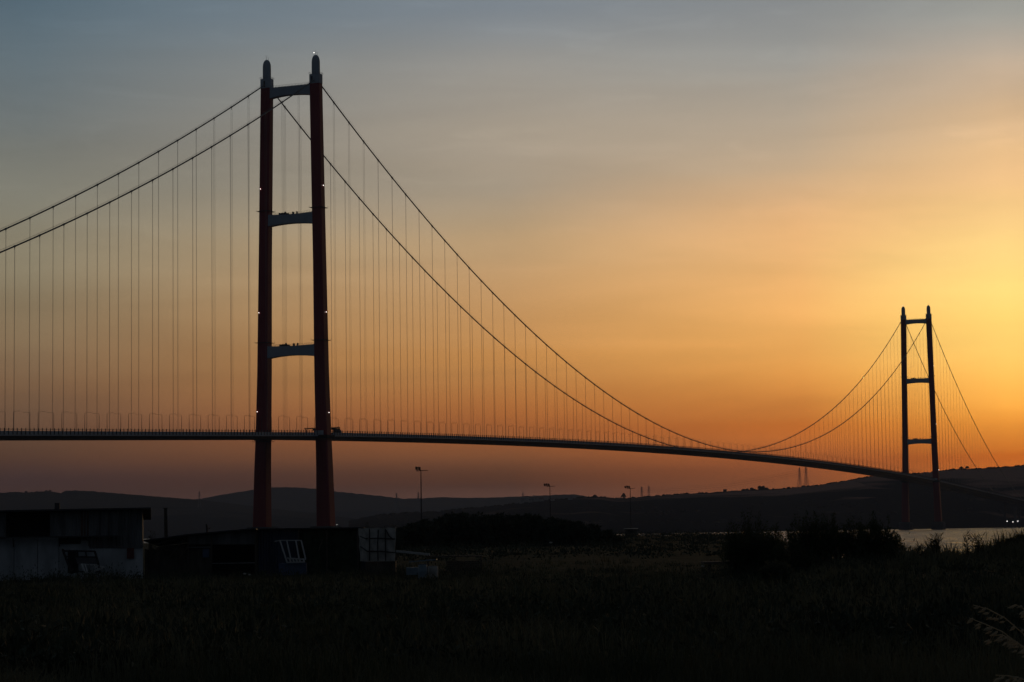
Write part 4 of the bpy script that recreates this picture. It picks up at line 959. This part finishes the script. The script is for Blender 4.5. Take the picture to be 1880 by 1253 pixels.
for (a0, _), (a1, r1) in zip(cols, cols[1:]): c = mix(maprange(az, a0, a1), c, r1)
fine = math_('MULTIPLY_ADD', nz.outputs[0], CLOUD_A, 1-CLOUD_A*.5); cv3 = N.new('ShaderNodeCombineXYZ'); L.new(math_('MULTIPLY', az, 16), cv3.inputs[0]); L.new(math_('MULTIPLY', el, 75), cv3.inputs[1]); cv3.inputs[2].default_value = 4.2
rot3 = N.new('ShaderNodeMapping'); rot3.inputs['Rotation'].default_value = (0,0,R(11)); L.new(cv3.outputs[0], rot3.inputs[0])
nz3 = N.new('ShaderNodeTexNoise'); nz3.inputs['Scale'].default_value = 1.0; nz3.inputs['Detail'].default_value = 7; nz3.inputs['Roughness'].default_value = .6; nz3.inputs['Distortion'].default_value = 1.1; L.new(rot3.outputs[0], nz3.inputs['Vector'])
wisp = math_('MULTIPLY', maprange(nz3.outputs[0], .5, .72, kind='SMOOTHSTEP'), math_('MULTIPLY', maprange(el, .09, .17), CLOUD_A*.14))
fine2 = math_('ADD', math_('MULTIPLY_ADD', nzf.outputs[0], .05, 1-.025), wisp)
cw = N.new('ShaderNodeCombineXYZ')
for i, k_ in enumerate((1.15, 1.0, .8)): L.new(math_('MULTIPLY', fine2, math_('MULTIPLY_ADD', nz.outputs[0], 2*CLOUD_A*k_, 2-CLOUD_A*k_)), cw.inputs[i])
vm = N.new('ShaderNodeVectorMath'); vm.operation = 'MULTIPLY'; L.new(c, vm.inputs[0]); L.new(cw.outputs[0], vm.inputs[1]); c = vm.outputs[0]
c = mix(maprange(el, .24, .75, kind='SMOOTHSTEP'), c, ZEN)
daz = math_('ABSOLUTE', math_('SUBTRACT', az, .12))
c = mix(maprange(daz, .40, 1.25, kind='SMOOTHSTEP'), c, BACK)
c = mix(maprange(el, -.06, -.01), (.006,.006,.006), c)
L.new(c, bg.inputs['Color'])

sun = bpy.data.lights.new('sun', 'SUN'); so = bpy.data.objects.new('sun', sun); col.objects.link(so)
sun.energy = SUN_E; sun.angle = R(.5); sun.color = (1,.62,.32)
sd_ = Vector((math.sin(.30)*math.cos(R(4.2)), math.cos(.30)*math.cos(R(4.2)), math.sin(R(4.2))))
so.rotation_euler = (-sd_).to_track_quat('-Z', 'Y').to_euler()

scene.view_settings.view_transform = 'Standard'; scene.view_settings.look = 'None'; scene.view_settings.exposure = 0; scene.view_settings.gamma = 1; scene.view_settings.use_curve_mapping = False
scene.cycles.max_bounces = 5; scene.cycles.diffuse_bounces = 2; scene.cycles.glossy_bounces = 2; scene.cycles.transmission_bounces = 2; scene.cycles.volume_bounces = 1; scene.cycles.transparent_max_bounces = 8
scene.cycles.use_denoising = True
